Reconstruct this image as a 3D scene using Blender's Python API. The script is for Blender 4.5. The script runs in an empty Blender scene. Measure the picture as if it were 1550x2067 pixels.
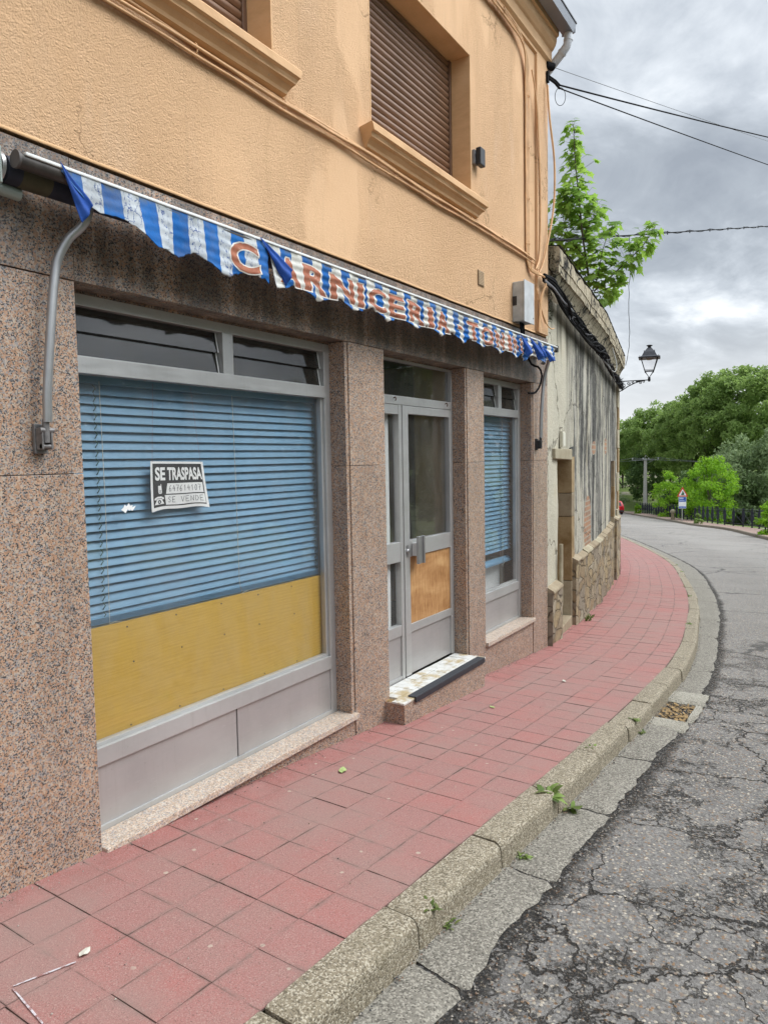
import bpy, bmesh, math, random
from mathutils import Vector, Matrix, noise as mnoise
random.seed(7)
R = math.radians
scene = bpy.context.scene
COL = scene.collection
PI = math.pi

# ------------------------------------------------------------------ helpers
BASE = {}

def link(o):
    COL.objects.link(o)
    return o

def props(o, label=None, cat=None, group=None, kind=None):
    if label: o['label'] = label
    if cat: o['category'] = cat
    if group: o['group'] = group
    if kind: o['kind'] = kind
    return o

def thing(name, label, cat, loc=(0, 0, 0), group=None):
    o = link(bpy.data.objects.new(name, None))
    o.empty_display_size = 0.2
    o.location = loc
    BASE[o.name] = Vector(loc)
    return props(o, label, cat, group)

class MB:
    """collects geometry in world coordinates and links it as one mesh object"""
    def __init__(s):
        s.v, s.f, s.m, s.sm, s.uv = [], [], [], [], {}
    def add(s, vs, fs, mi=0, smooth=False, uvs=None):
        b = len(s.v)
        s.v += [tuple(p) for p in vs]
        for k, f in enumerate(fs):
            if uvs is not None:
                s.uv[len(s.f)] = [uvs[i] for i in f]
            s.f.append([b + i for i in f]); s.m.append(mi); s.sm.append(smooth)
        return s
    def box(s, x0, x1, y0, y1, z0, z1, mi=0):
        vs = [(x, y, z) for z in (z0, z1) for y in (y0, y1) for x in (x0, x1)]
        return s.add(vs, [(0, 2, 3, 1), (4, 5, 7, 6), (0, 1, 5, 4), (2, 6, 7, 3), (0, 4, 6, 2), (1, 3, 7, 5)], mi)
    def obox(s, c, ux, uy, uz, mi=0):
        """box from centre and three half-extent vectors"""
        c, ux, uy, uz = map(Vector, (c, ux, uy, uz))
        vs = [c + ux*a + uy*b + uz*d for d in (-1, 1) for b in (-1, 1) for a in (-1, 1)]
        return s.add(vs, [(0, 2, 3, 1), (4, 5, 7, 6), (0, 1, 5, 4), (2, 6, 7, 3), (0, 4, 6, 2), (1, 3, 7, 5)], mi)
    def tube(s, pts, r, n=8, mi=0, cap=True):
        pts = [Vector(p) for p in pts]
        rs = r if isinstance(r, (list, tuple)) else [r]*len(pts)
        vs, fs = [], []
        up = Vector((0, 0, 1))
        t0 = (pts[1]-pts[0]).normalized()
        a = t0.cross(up)
        if a.length < 1e-3: a = t0.cross(Vector((1, 0, 0)))
        a.normalize()
        for i, p in enumerate(pts):
            t = (pts[min(i+1, len(pts)-1)]-pts[max(i-1, 0)])
            if t.length < 1e-9: t = t0.copy()
            t.normalize()
            a = (a - t*a.dot(t))
            if a.length < 1e-6: a = t.orthogonal()
            a.normalize()
            b = t.cross(a)
            for k in range(n):
                an = 2*PI*k/n
                vs.append(p + a*math.cos(an)*rs[i] + b*math.sin(an)*rs[i])
        for i in range(len(pts)-1):
            for k in range(n):
                k2 = (k+1) % n
                fs.append((i*n+k, i*n+k2, (i+1)*n+k2, (i+1)*n+k))
        s.add(vs, fs, mi, True)
        if cap:
            m = len(pts)-1
            s.add([vs[k] for k in range(n)], [tuple(range(n))[::-1]], mi)
            s.add([vs[m*n+k] for k in range(n)], [tuple(range(n))], mi)
        return s
    def prism(s, poly, f0, f1, mi=0, smooth=False):
        """poly: 2d list; f0/f1 map 2d -> 3d for the two ends"""
        n = len(poly)
        a = [Vector(f0(*p)) for p in poly]; b = [Vector(f1(*p)) for p in poly]
        s.add(a+b, [(i, (i+1) % n, n+(i+1) % n, n+i) for i in range(n)], mi, smooth)
        s.add(a, [tuple(range(n))[::-1]], mi); s.add(b, [tuple(range(n))], mi)
        return s
    def grid(s, fn, nu, nv, mi=0, smooth=True, uvf=None):
        vs = [fn(i/nu, j/nv) for i in range(nu+1) for j in range(nv+1)]
        uvs = [uvf(i/nu, j/nv) for i in range(nu+1) for j in range(nv+1)] if uvf else None
        w = nv+1
        fs = [(i*w+j, (i+1)*w+j, (i+1)*w+j+1, i*w+j+1) for i in range(nu) for j in range(nv)]
        return s.add(vs, fs, mi, smooth, uvs)
    def lathe(s, prof, c, n=16, mi=0, smooth=True, sq=False):
        c = Vector(c); vs = []
        for r, z in prof:
            for k in range(n):
                an = 2*PI*(k+.5)/n
                vs.append(c+Vector((r*math.cos(an), r*math.sin(an), z)))
        fs = [(i*n+k, i*n+(k+1) % n, (i+1)*n+(k+1) % n, (i+1)*n+k) for i in range(len(prof)-1) for k in range(n)]
        s.add(vs, fs, mi, smooth)
        return s
    def build(s, name, mats, parent=None, bevel=0, label=None, cat=None, group=None, kind=None, base=None):
        me = bpy.data.meshes.new(name)
        off = Vector((0, 0, 0))
        if parent is not None: off = BASE[parent.name]
        elif base is not None: off = Vector(base)
        me.from_pydata([Vector(p)-off for p in s.v], [], s.f)
        mats = mats if isinstance(mats, (list, tuple)) else [mats]
        for m in mats: me.materials.append(m)
        me.polygons.foreach_set('material_index', s.m)
        me.polygons.foreach_set('use_smooth', s.sm)
        if s.uv:
            l = me.uv_layers.new(name='UVMap')
            for p in me.polygons:
                u = s.uv.get(p.index)
                if u:
                    for k, li in enumerate(p.loop_indices): l.data[li].uv = u[k]
        me.update()
        o = link(bpy.data.objects.new(name, me))
        if parent is not None:
            o.parent = parent
        elif base is not None:
            o.location = base
        BASE[o.name] = off
        if bevel:
            b = o.modifiers.new('bevel', 'BEVEL'); b.width = bevel; b.segments = 2; b.limit_method = 'ANGLE'
            b.angle_limit = R(40)
        return props(o, label, cat, group, kind)

# ------------------------------------------------------------------ materials
class MT:
    def __init__(s, name, rough=.7, metal=0., spec=.5, disp=False):
        s.m = bpy.data.materials.new(name); s.m.use_nodes = True
        s.t = s.m.node_tree; s.p = s.t.nodes['Principled BSDF']
        s.set(rough=rough, metal=metal, spec=spec)
    def n(s, typ, **k):
        nd = s.t.nodes.new(typ)
        for a, v in k.items(): setattr(nd, a, v)
        return nd
    def inp(s, sock, v):
        if isinstance(v, bpy.types.NodeSocket): s.t.links.new(v, sock)
        elif v is not None:
            if sock.type == 'RGBA' and not hasattr(v, '__len__'): v = (v, v, v, 1)
            if sock.type == 'RGBA' and len(v) == 3: v = (*v, 1)
            sock.default_value = v
    def set(s, base=None, rough=None, metal=None, spec=None, normal=None, **k):
        for nm, v in (('Base Color', base), ('Roughness', rough), ('Metallic', metal), ('Specular IOR Level', spec), ('Normal', normal)):
            s.inp(s.p.inputs[nm], v)
        for nm, v in k.items(): s.inp(s.p.inputs[nm], v)
        return s
    def co(s, kind='Object', scale=(1, 1, 1), rot=(0, 0, 0), loc=(0, 0, 0)):
        c = s.n('ShaderNodeTexCoord').outputs[kind]
        if scale == (1, 1, 1) and rot == (0, 0, 0) and loc == (0, 0, 0): return c
        m = s.n('ShaderNodeMapping'); s.t.links.new(c, m.inputs[0])
        m.inputs['Scale'].default_value = scale; m.inputs['Rotation'].default_value = rot; m.inputs['Location'].default_value = loc
        return m.outputs[0]
    def noise(s, vec, scale, detail=4, rough=.5, dist=0., col=False):
        n = s.n('ShaderNodeTexNoise'); s.inp(n.inputs['Vector'], vec)
        n.inputs['Scale'].default_value = scale; n.inputs['Detail'].default_value = detail
        n.inputs['Roughness'].default_value = rough; n.inputs['Distortion'].default_value = dist
        return n.outputs['Color' if col else 'Fac']
    def vor(s, vec, scale, feature='F1', out='Distance', rand=1.):
        n = s.n('ShaderNodeTexVoronoi', feature=feature); s.inp(n.inputs['Vector'], vec)
        n.inputs['Scale'].default_value = scale; n.inputs['Randomness'].default_value = rand
        return n.outputs[out]
    def ramp(s, fac, stops, interp='LINEAR'):
        r = s.n('ShaderNodeValToRGB'); s.inp(r.inputs[0], fac)
        e = r.color_ramp; e.interpolation = interp
        while len(e.elements) < len(stops): e.elements.new(.5)
        for el, (p, c) in zip(e.elements, stops):
            el.position = p
            el.color = (c, c, c, 1) if not hasattr(c, '__len__') else (*c, 1)
        return r.outputs[0]
    def mix(s, fac, a, b, blend='MIX'):
        m = s.n('ShaderNodeMix', data_type='RGBA', blend_type=blend)
        s.inp(m.inputs[0], fac); s.inp(m.inputs[6], a); s.inp(m.inputs[7], b)
        return m.outputs[2]
    def math(s, op, a, b=None, c=None, clamp=False):
        m = s.n('ShaderNodeMath', operation=op, use_clamp=clamp)
        s.inp(m.inputs[0], a)
        if b is not None: s.inp(m.inputs[1], b)
        if c is not None: s.inp(m.inputs[2], c)
        return m.outputs[0]
    def vadd(s, a, b, k=1.):
        sc = s.n('ShaderNodeVectorMath', operation='SCALE'); s.inp(sc.inputs[0], b); sc.inputs['Scale'].default_value = k
        v = s.n('ShaderNodeVectorMath', operation='ADD'); s.inp(v.inputs[0], a); s.inp(v.inputs[1], sc.outputs[0])
        return v.outputs[0]
    def sep(s, v):
        n = s.n('ShaderNodeSeparateXYZ'); s.inp(n.inputs[0], v); return n.outputs
    def comb(s, x, y, z=0.):
        n = s.n('ShaderNodeCombineXYZ')
        for i, q in enumerate((x, y, z)): s.inp(n.inputs[i], q)
        return n.outputs[0]
    def bump(s, h, strength=.5, dist=.01, normal=None):
        b = s.n('ShaderNodeBump'); s.inp(b.inputs['Height'], h)
        b.inputs['Strength'].default_value = strength; b.inputs['Distance'].default_value = dist
        if normal is not None: s.inp(b.inputs['Normal'], normal)
        return b.outputs[0]
    def smooth(s, x, lo, hi):
        m = s.n('ShaderNodeMapRange', interpolation_type='SMOOTHSTEP'); s.inp(m.inputs[0], x)
        m.inputs[1].default_value = lo; m.inputs[2].default_value = hi
        return m.outputs[0]

def plain(name, col, rough=.6, metal=0., var=.12, vs=6., bump=0., bs=80., spec=.5):
    t = MT(name, rough, metal, spec); c = t.co()
    n = t.noise(c, vs, 5, .6)
    lo = tuple(x*(1-var) for x in col); hi = tuple(min(1, x*(1+var)) for x in col)
    t.set(base=t.ramp(n, [(.3, lo), (.7, hi)]))
    if bump: t.set(normal=t.bump(t.noise(c, bs, 4, .6), bump, .004))
    return t.m

def granite(name, scale=105., grime=0., pale=0.):
    t = MT(name, .38, 0, .45)
    c = t.co(); cd = t.vadd(c, t.noise(c, 160, 2, .5, col=True), .004)
    a = t.sep(t.vor(cd, scale, out='Color'))
    b = t.sep(t.vor(cd, scale*1.45, out='Color'))
    k = a[0]
    salmon = (.47, .285, .18); beige = (.49, .415, .335)
    if pale: salmon, beige = (.64, .50, .38), (.70, .62, .52)
    dk = 1.9 if pale else 1.
    main = t.ramp(k, [(0, tuple(x*.82 for x in salmon)), (.22, salmon), (.46, beige), (.66, (.52, .385, .285)), (.82, (.33*dk**.4, .31*dk**.4, .30*dk**.4))], 'CONSTANT')
    fl = t.ramp(b[1], [(0, (.035, .036, .040)), (.5, (.115, .115, .12)), (.8, (.22, .205, .20))], 'CONSTANT')
    n2 = t.noise(c, 22, 4, .6)
    fk = t.math('GREATER_THAN', t.math('ADD', b[0], t.math('MULTIPLY', t.math('SUBTRACT', n2, .5), .55)), .80 if pale else .725)
    main = t.mix(t.math('MULTIPLY', fk, .55 if pale else 1.), main, fl)
    isl = t.n('ShaderNodeNewGeometry').outputs['Random Per Island']
    main = t.mix(1., main, t.ramp(isl, [(0, (.86, .85, .85)), (1, (1.04, 1.02, 1.0))]), 'MULTIPLY')
    if grime:
        st = t.noise(t.co(scale=(5, 5, .8)), 1.6, 6, .65)
        g1 = t.math('MULTIPLY', t.smooth(st, .30 if grime > .5 else .40, .58 if grime > .5 else .72), grime)
        main = t.mix(g1, main, t.mix(.22, (.035, .03, .026), main))
    t.set(base=main, rough=t.ramp(n2, [(.3, .28), (.7, .5)]))
    t.set(normal=t.bump(t.mix(.5, k, n2), .12, .002))
    return t.m

def glassmat(name, dirt=.05, rough=.02, dirtcol=(.5, .5, .48), tint=(1, 1, 1)):
    m = bpy.data.materials.new(name); m.use_nodes = True; nt = m.node_tree; nt.nodes.clear()
    o = nt.nodes.new('ShaderNodeOutputMaterial'); tr = nt.nodes.new('ShaderNodeBsdfTransparent'); tr.inputs[0].default_value = (*tint, 1)
    gl = nt.nodes.new('ShaderNodeBsdfGlossy'); gl.inputs['Roughness'].default_value = rough
    lw = nt.nodes.new('ShaderNodeLayerWeight'); pw = nt.nodes.new('ShaderNodeMath'); pw.operation = 'POWER'; pw.inputs[1].default_value = 5
    ma = nt.nodes.new('ShaderNodeMath'); ma.operation = 'MULTIPLY_ADD'; ma.inputs[1].default_value = .96; ma.inputs[2].default_value = .04
    nt.links.new(lw.outputs['Facing'], pw.inputs[0]); nt.links.new(pw.outputs[0], ma.inputs[0])
    mx = nt.nodes.new('ShaderNodeMixShader')
    nt.links.new(ma.outputs[0], mx.inputs[0]); nt.links.new(tr.outputs[0], mx.inputs[1]); nt.links.new(gl.outputs[0], mx.inputs[2])
    df = nt.nodes.new('ShaderNodeBsdfDiffuse'); df.inputs[0].default_value = (*dirtcol, 1)
    tc = nt.nodes.new('ShaderNodeTexCoord'); mp = nt.nodes.new('ShaderNodeMapping'); mp.inputs['Scale'].default_value = (3, 3, 1)
    nz = nt.nodes.new('ShaderNodeTexNoise'); nz.inputs['Scale'].default_value = 3; nz.inputs['Detail'].default_value = 8; nz.inputs['Roughness'].default_value = .7
    nt.links.new(tc.outputs['Object'], mp.inputs[0]); nt.links.new(mp.outputs[0], nz.inputs['Vector'])
    mr = nt.nodes.new('ShaderNodeMapRange'); mr.inputs[1].default_value = .35; mr.inputs[2].default_value = .8; mr.inputs[3].default_value = dirt*.3; mr.inputs[4].default_value = dirt*1.6
    nt.links.new(nz.outputs[0], mr.inputs[0])
    m2 = nt.nodes.new('ShaderNodeMixShader'); nt.links.new(mr.outputs[0], m2.inputs[0]); nt.links.new(mx.outputs[0], m2.inputs[1]); nt.links.new(df.outputs[0], m2.inputs[2])
    nt.links.new(m2.outputs[0], o.inputs[0])
    return m

def leafmat(name, c1, c2, c3, trans=.35, rough=.55):
    t = MT(name, rough, 0, .3)
    g = t.n('ShaderNodeNewGeometry').outputs['Random Per Island']
    nb = t.noise(t.co(), .9, 3, .5)
    k = t.math('ADD', t.math('MULTIPLY', g, .6), t.math('MULTIPLY', nb, .4))
    c = t.ramp(k, [(.15, c1), (.5, c2), (.85, c3)])
    t.set(base=c)
    tr = t.n('ShaderNodeBsdfTranslucent')
    t.t.links.new(t.mix(.5, c, tuple(min(1, x*1.9) for x in c3)), tr.inputs[0])
    mx = t.n('ShaderNodeMixShader'); mx.inputs[0].default_value = trans
    out = [n for n in t.t.nodes if n.type == 'OUTPUT_MATERIAL'][0]
    t.t.links.new(t.p.outputs[0], mx.inputs[1]); t.t.links.new(tr.outputs[0], mx.inputs[2]); t.t.links.new(mx.outputs[0], out.inputs[0])
    return t.m

GRANITE = granite('pink_granite', 162, .22)
GRANITE_LINTEL = granite('sooty_granite', 140, .80)
GRANITE_SILL = granite('pale_granite', 150, .1, 1)

def stucco():
    t = MT('orange_stucco', .9, 0, .2); c = t.co()
    big = t.noise(c, 1.1, 5, .6); st = t.noise(t.co(scale=(3, 3, .5)), 1.5, 5, .6)
    col = t.ramp(big, [(.3, (.64, .40, .225)), (.7, (.715, .465, .272))])
    col = t.mix(t.math('MULTIPLY', t.smooth(st, .48, .70), .5), col, t.mix(t.smooth(big, .4, .6), (.71, .495, .325), (.55, .34, .19)))
    l1 = t.noise(c, 120, 3, .65); l2 = t.noise(c, 50, 3, .6)
    h = t.math('ADD', l1, t.math('MULTIPLY', l2, .6))
    # local repaired patches where the coat is smoother
    amt = t.smooth(t.noise(c, .8, 3, .5), .3, .6)
    h = t.math('MULTIPLY', h, t.math('ADD', .35, t.math('MULTIPLY', amt, .9)))
    # rain streaks running down from the sills and cables, hairline cracks, smooth repair patches
    zz = t.sep(c)[2]; rs = t.noise(t.co(scale=(9, 9, .55)), 1.6, 6, .7)
    col = t.mix(t.math('MULTIPLY', t.smooth(rs, .56, .70), .24), col, (.42, .265, .15))
    e = t.vor(t.vadd(c, t.noise(c, 1.7, 6, .7, col=True), .7), .55, 'DISTANCE_TO_EDGE')
    hc = t.math('MULTIPLY', t.math('SUBTRACT', 1., t.smooth(e, .0015, .005)), t.smooth(t.noise(c, .9, 3, .5), .48, .56))
    col = t.mix(t.math('MULTIPLY', hc, .55), col, (.30, .18, .09))
    pt = t.smooth(t.noise(t.co(scale=(1, 1, .45)), 1.05, 3, .45), .58, .61)
    col = t.mix(t.math('MULTIPLY', pt, .12), col, (.78, .55, .35)); h = t.math('MULTIPLY', h, t.math('SUBTRACT', 1., t.math('MULTIPLY', pt, .6)))
    h = t.math('ADD', h, t.math('MULTIPLY', hc, -.5))
    t.set(base=col, normal=t.bump(h, .8, .014))
    return t.m
STUCCO = stucco()

def smooth_orange(name='orange_paint', k=1.):
    t = MT(name, .75, 0, .3); c = t.co()
    n = t.noise(t.co(scale=(1, 1, 3)), 4, 6, .65)
    col = t.ramp(n, [(.3, (.57*k, .345*k, .175*k)), (.7, (.69*k, .44*k, .24*k))])
    chips = t.smooth(t.noise(c, 38, 4, .65), .66, .72)
    col = t.mix(t.math('MULTIPLY', chips, .6), col, (.42, .36, .28))
    t.set(base=col, normal=t.bump(t.noise(c, 40, 5, .6), .35, .005))
    return t.m
ORANGE = smooth_orange()
ORANGE_CABLE = plain('painted_cable', (.62, .37, .185), .6, 0, .2, 9, .2)

SHUTTER = plain('brown_shutter', (.19, .105, .062), .42, 0, .15, 3)
SHUTTER_FRAME = plain('brown_frame', (.13, .07, .04), .5)
def alum(name='anodised_aluminium', sheet=False):
    t = MT(name, .42, .55, .5)
    c = t.co(); n = t.noise(t.co(scale=(2, 2, 14)), 4, 5, .6); n2 = t.noise(c, 3, 4, .6)
    st = t.noise(t.co(scale=(16, 16, 1.1)), 2.2, 6, .7); sp = t.smooth(t.noise(c, 70, 3, .7), .66, .72)
    if sheet: col = t.ramp(n2, [(.3, (.43, .415, .41)), (.7, (.50, .485, .475))])
    else: col = t.ramp(n2, [(.3, (.46, .46, .45)), (.7, (.56, .56, .55))])
    col = t.mix(t.math('MULTIPLY', t.smooth(st, .52, .76), .26), col, (.33, .315, .29))
    col = t.mix(t.math('MULTIPLY', sp, .5), col, (.22, .20, .18))
    sc = t.smooth(t.noise(t.co(scale=(3, 3, 60), rot=(0, R(33), 0)), 6, 2, .5), .70, .73)
    col = t.mix(t.math('MULTIPLY', sc, .3), col, (.68, .68, .67))
    t.set(base=col, rough=t.ramp(n, [(.3, .30), (.7, .5)]))
    return t.m
ALU = alum()
ALU_PANEL = alum('aluminium_sheet', True)
STEEL = plain('galvanised_tube', (.42, .42, .42), .38, .8, .15, 7)
BLACKRUB = plain('black_rubber', (.022, .024, .03), .5, 0, .2, 20, .2)
DARK = plain('dark_metal', (.03, .03, .032), .5, .2, .2, 12)
GLASS = glassmat('shop_glass', .042)
DIRTYGLASS = glassmat('dirty_vent_glass', .20, .06, (.2, .185, .155), (.30, .31, .31))
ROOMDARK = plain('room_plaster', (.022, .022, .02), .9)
STUB_OCHRE = plain('room_ochre_wall', (.32, .25, .12), .9)
WHITEPAINT = plain('white_enamel', (.72, .73, .71), .4, 0, .08)
BLUESLAT = plain('blue_slat', (.135, .275, .40), .5, 0, .10, 3)
CORD = plain('grey_cord', (.45, .47, .42), .8)
GREENCORD = plain('green_ladder_cord', (.035, .085, .06), .8)

def woodmat(name, c1, c2, scale=(.5, 6, 17), dist=1.1, rough=.45):
    t = MT(name, rough, 0, .4)
    w = t.noise(t.co(scale=scale), 2.2, 6, .6, dist)
    w2 = t.noise(t.co(scale=(scale[0]*3, scale[1], scale[2]*7)), 3, 3, .6)
    k = t.math('ADD', t.math('MULTIPLY', w, .7), t.math('MULTIPLY', w2, .3))
    t.set(base=t.ramp(k, [(.34, c1), (.5, c2), (.56, tuple(x*.9 for x in c1)), (.68, c2)]))
    return t.m
def laminate():
    t = MT('yellow_wood_laminate', .45, 0, .4)
    v = t.vadd(t.co(scale=(.30, 1, 1)), t.noise(t.co(scale=(.8, 2, 3)), 1.0, 3, .5, col=True), .16)
    w = t.n('ShaderNodeTexWave', wave_type='BANDS', bands_direction='Z'); t.inp(w.inputs['Vector'], v)
    w.inputs['Scale'].default_value = 17; w.inputs['Distortion'].default_value = 1.2; w.inputs['Detail'].default_value = 3; w.inputs['Detail Scale'].default_value = 2.5
    f = t.noise(t.co(scale=(2, 6, 90)), 3, 4, .6)
    k = t.math('ADD', t.math('MULTIPLY', w.outputs['Fac'], .13), t.math('MULTIPLY', f, .87))
    col = t.ramp(k, [(.22, (.41, .245, .026)), (.48, (.50, .312, .044)), (.75, (.56, .36, .065))])
    col = t.mix(t.math('MULTIPLY', t.smooth(t.noise(t.co(), 2.2, 6, .7), .5, .7), .22), col, (.42, .29, .08))
    t.set(base=col); return t.m
YELLOWBOARD = laminate()
def plywood():
    t = MT('plywood', .55, 0, .3)
    fine = t.noise(t.co(scale=(90, 4, 5)), 2, 4, .6)
    big = t.noise(t.co(scale=(2, 2, 6), rot=(0, R(-22), 0)), 1.3, 4, .55, .5)
    k = t.math('ADD', t.math('MULTIPLY', fine, .5), t.math('MULTIPLY', big, .5))
    t.set(base=t.ramp(k, [(.38, (.23, .105, .035)), (.5, (.40, .21, .085)), (.64, (.54, .33, .15))]))
    return t.m
PLY = plywood()

def valance_mat():
    t = MT('striped_awning_cloth', .8, 0, .25)
    uv = t.sep(t.co('UV'))   # u metres along the bar, v metres downwards
    c = t.co()
    wob = t.math('MULTIPLY', t.math('SUBTRACT', t.noise(c, 9, 2, .5), .5), .008)
    fr = t.math('FRACT', t.math('DIVIDE', t.math('ADD', t.math('ADD', uv[0], wob), 1.645-.162), .1645))
    white = t.math('GREATER_THAN', fr, .5)
    blue = t.ramp(t.noise(c, 7, 5, .6), [(.3, (.005, .075, .27)), (.7, (.008, .135, .43))])
    wcol = t.ramp(t.noise(c, 12, 5, .65), [(.3, (.50, .49, .44)), (.7, (.66, .65, .60))])
    grey = t.ramp(t.noise(c, 25, 4, .65), [(.3, (.36, .40, .44)), (.7, (.52, .55, .57))])
    left = t.math('SUBTRACT', 1., t.smooth(uv[0], .75, 1.25))
    wcol = t.mix(left, wcol, grey)
    cd = t.vadd(t.co(scale=(1.5, 1, .8)), t.noise(c, 24, 4, .7, col=True), .05)
    crack = t.math('LESS_THAN', t.vor(cd, 26, 'DISTANCE_TO_EDGE'), .035)
    crack = t.math('MULTIPLY', crack, t.smooth(t.noise(c, 11, 4, .7), .47, .56))
    crack = t.math('MULTIPLY', crack, t.math('ADD', .12, t.math('MULTIPLY', left, .85)))
    peel = t.math('MULTIPLY', t.smooth(t.noise(c, 17, 5, .7), .60, .66), t.math('ADD', .15, t.math('MULTIPLY', left, .55)))
    wcol = t.mix(t.math('MAXIMUM', crack, peel), wcol, (.02, .06, .22))
    col = t.mix(white, blue, wcol)
    grime = t.smooth(t.noise(c, 5, 7, .72), .42, .70)
    col = t.mix(t.math('MULTIPLY', grime, .38), col, (.16, .165, .16))
    # green-grey mould along the top hem
    mould = t.math('MULTIPLY', t.math('SUBTRACT', 1., t.smooth(uv[1], .0, .045)), t.smooth(t.noise(c, 20, 4, .6), .38, .6))
    col = t.mix(t.math('MULTIPLY', mould, .7), col, (.10, .11, .07))
    t.set(base=col, normal=t.bump(t.noise(c, 45, 4, .6), .35, .006))
    return t.m
VALANCE = valance_mat()
def worn_print():
    t = MT('faded_red_print', .8, 0, .25); c = t.co()
    col = t.ramp(t.noise(c, 18, 5, .65), [(.3, (.26, .085, .05)), (.65, (.40, .16, .095))])
    w = t.math('MULTIPLY', t.smooth(t.noise(c, 55, 4, .7), .58, .66), .7)
    col = t.mix(w, col, (.46, .36, .30))
    t.set(base=col, normal=t.bump(t.noise(c, 45, 4, .6), .3, .005)); return t.m
LETTER_RED = worn_print()
LETTER_WHITE = plain('white_print', (.62, .60, .55), .8, 0, .15, 25)
PRINT_BLUE = plain('plain_blue_cloth', (.006, .06, .30), .8, 0, .3, 8, .3, 30)
ROLLCLOTH = plain('dark_rolled_cloth', (.02, .024, .04), .8, 0, .5, 9)
OLIVECLOTH = plain('mouldy_cloth', (.06, .055, .03), .85, 0, .4, 12)

def tile_mat():
    t = MT('red_pavement_tiles', .78, 0, .3)
    uv = t.sep(t.co('UV')); c = t.co()
    wob = t.math('MULTIPLY', t.math('SUBTRACT', t.noise(c, 11, 4, .7), .5), .011)
    u = t.math('DIVIDE', t.math('ADD', uv[0], wob), .2); v = t.math('DIVIDE', t.math('ADD', uv[1], wob), .2)
    isl = t.n('ShaderNodeNewGeometry').outputs['Random Per Island']
    fu, fv = t.math('FRACT', u), t.math('FRACT', v)
    du = t.math('MINIMUM', fu, t.math('SUBTRACT', 1., fu)); dv = t.math('MINIMUM', fv, t.math('SUBTRACT', 1., fv))
    d = t.math('MINIMUM', du, dv)
    wn = t.n('ShaderNodeTexWhiteNoise', noise_dimensions='2D')
    t.inp(wn.inputs['Vector'], t.comb(t.math('FLOOR', u), t.math('FLOOR', v)))
    rnd = wn.outputs['Value']
    fine = t.noise(c, 210, 4, .7); med = t.noise(c, 5, 6, .65)
    k = t.math('ADD', t.math('MULTIPLY', isl, .34), t.math('MULTIPLY', med, .66))
    col = t.ramp(k, [(.2, (.295, .150, .135)), (.5, (.325, .146, .131)), (.8, (.355, .134, .118))])
    # worn dust
    dust = t.smooth(t.noise(c, 2.3, 8, .75), .38, .66)
    col = t.mix(t.math('MULTIPLY', dust, .55), col, (.275, .172, .148))
    # paint strip along the house
    nearwall = t.smooth(t.math('ADD', uv[1], t.math('MULTIPLY', t.noise(c, 4, 5, .65), .5)), 1.12, 1.35)
    col = t.mix(t.math('MULTIPLY', nearwall, .75), col, t.ramp(t.noise(c, 9, 5, .7), [(.35, (.25, .085, .075)), (.7, (.39, .145, .13))]))
    col = t.mix(t.math('MULTIPLY', t.smooth(fine, .48, .66), .62), col, (.46, .33, .29))
    col = t.mix(t.math('MULTIPLY', t.smooth(t.noise(c, 260, 2, .5), .60, .68), .75), col, (.085, .055, .05))
    # pale spots of plaster and gum
    sp = t.math('LESS_THAN', t.vor(c, 8.), t.math('MULTIPLY', t.noise(c, 40, 2, .5), .13))
    sp = t.math('MULTIPLY', sp, t.smooth(t.noise(c, 1.7, 2, .5), .46, .52))
    col = t.mix(sp, col, (.42, .33, .27))
    ed = t.math('MULTIPLY', t.math('SUBTRACT', 1., t.smooth(d, .0, .13)), t.smooth(t.noise(c, 9, 6, .75), .40, .66))
    col = t.mix(t.math('MULTIPLY', ed, .6), col, (.20, .145, .125))
    gw = t.smooth(t.noise(c, 1.1, 6, .7), .50, .66)
    col = t.mix(t.math('MULTIPLY', gw, .4), col, (.29, .20, .175))
    jw = t.math('MULTIPLY', t.math('ADD', .3, t.noise(c, 3.1, 4, .7)), .014)
    joint = t.math('SUBTRACT', 1., t.smooth(t.math('SUBTRACT', d, jw), -.008, .012))
    jk = t.smooth(t.noise(c, 5.2, 4, .7), .40, .62)
    col = t.mix(t.math('MULTIPLY', joint, t.math('MULTIPLY', jk, .6)), col, (.065, .048, .04))
    h = t.math('MULTIPLY', fine, .4)
    t.set(base=col, normal=t.bump(h, .6, .006))
    return t.m
TILES = tile_mat()

def aggregate(name, c1, c2, stone, scale=95, edge=False, dark=None):
    """concrete or stone with visible aggregate"""
    t = MT(name, .88, 0, .25); c = t.co()
    big = t.noise(c, 3, 6, .65); fine = t.noise(c, 240, 3, .6)
    col = t.ramp(big, [(.3, c1), (.7, c2)])
    v = t.sep(t.vor(c, scale, out='Color'))
    col = t.mix(t.math('MULTIPLY', t.smooth(v[0], .64, .66), .75), col, stone)
    col = t.mix(t.math('MULTIPLY', t.smooth(v[1], .78, .80), .7), col, tuple(x*.38 for x in c1))
    col = t.mix(t.math('MULTIPLY', t.smooth(fine, .5, .75), .4), col, tuple(x*.5 for x in c1))
    if dark:
        col = t.mix(t.math('MULTIPLY', t.smooth(t.noise(c, 6, 6, .7), .55, .75), .6), col, dark)
    h = t.math('ADD', t.math('MULTIPLY', fine, .5), t.math('SUBTRACT', .5, t.vor(c, scale)))
    t.set(base=col, normal=t.bump(h, .55, .005))
    return t.m
KERB = aggregate('kerb_concrete', (.215, .18, .125), (.285, .245, .175), (.50, .45, .355), 185, dark=(.14, .115, .07))
GUTTER = aggregate('gutter_concrete', (.185, .170, .142), (.245, .228, .192), (.38, .355, .30), 150, dark=(.135, .12, .095))

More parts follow.
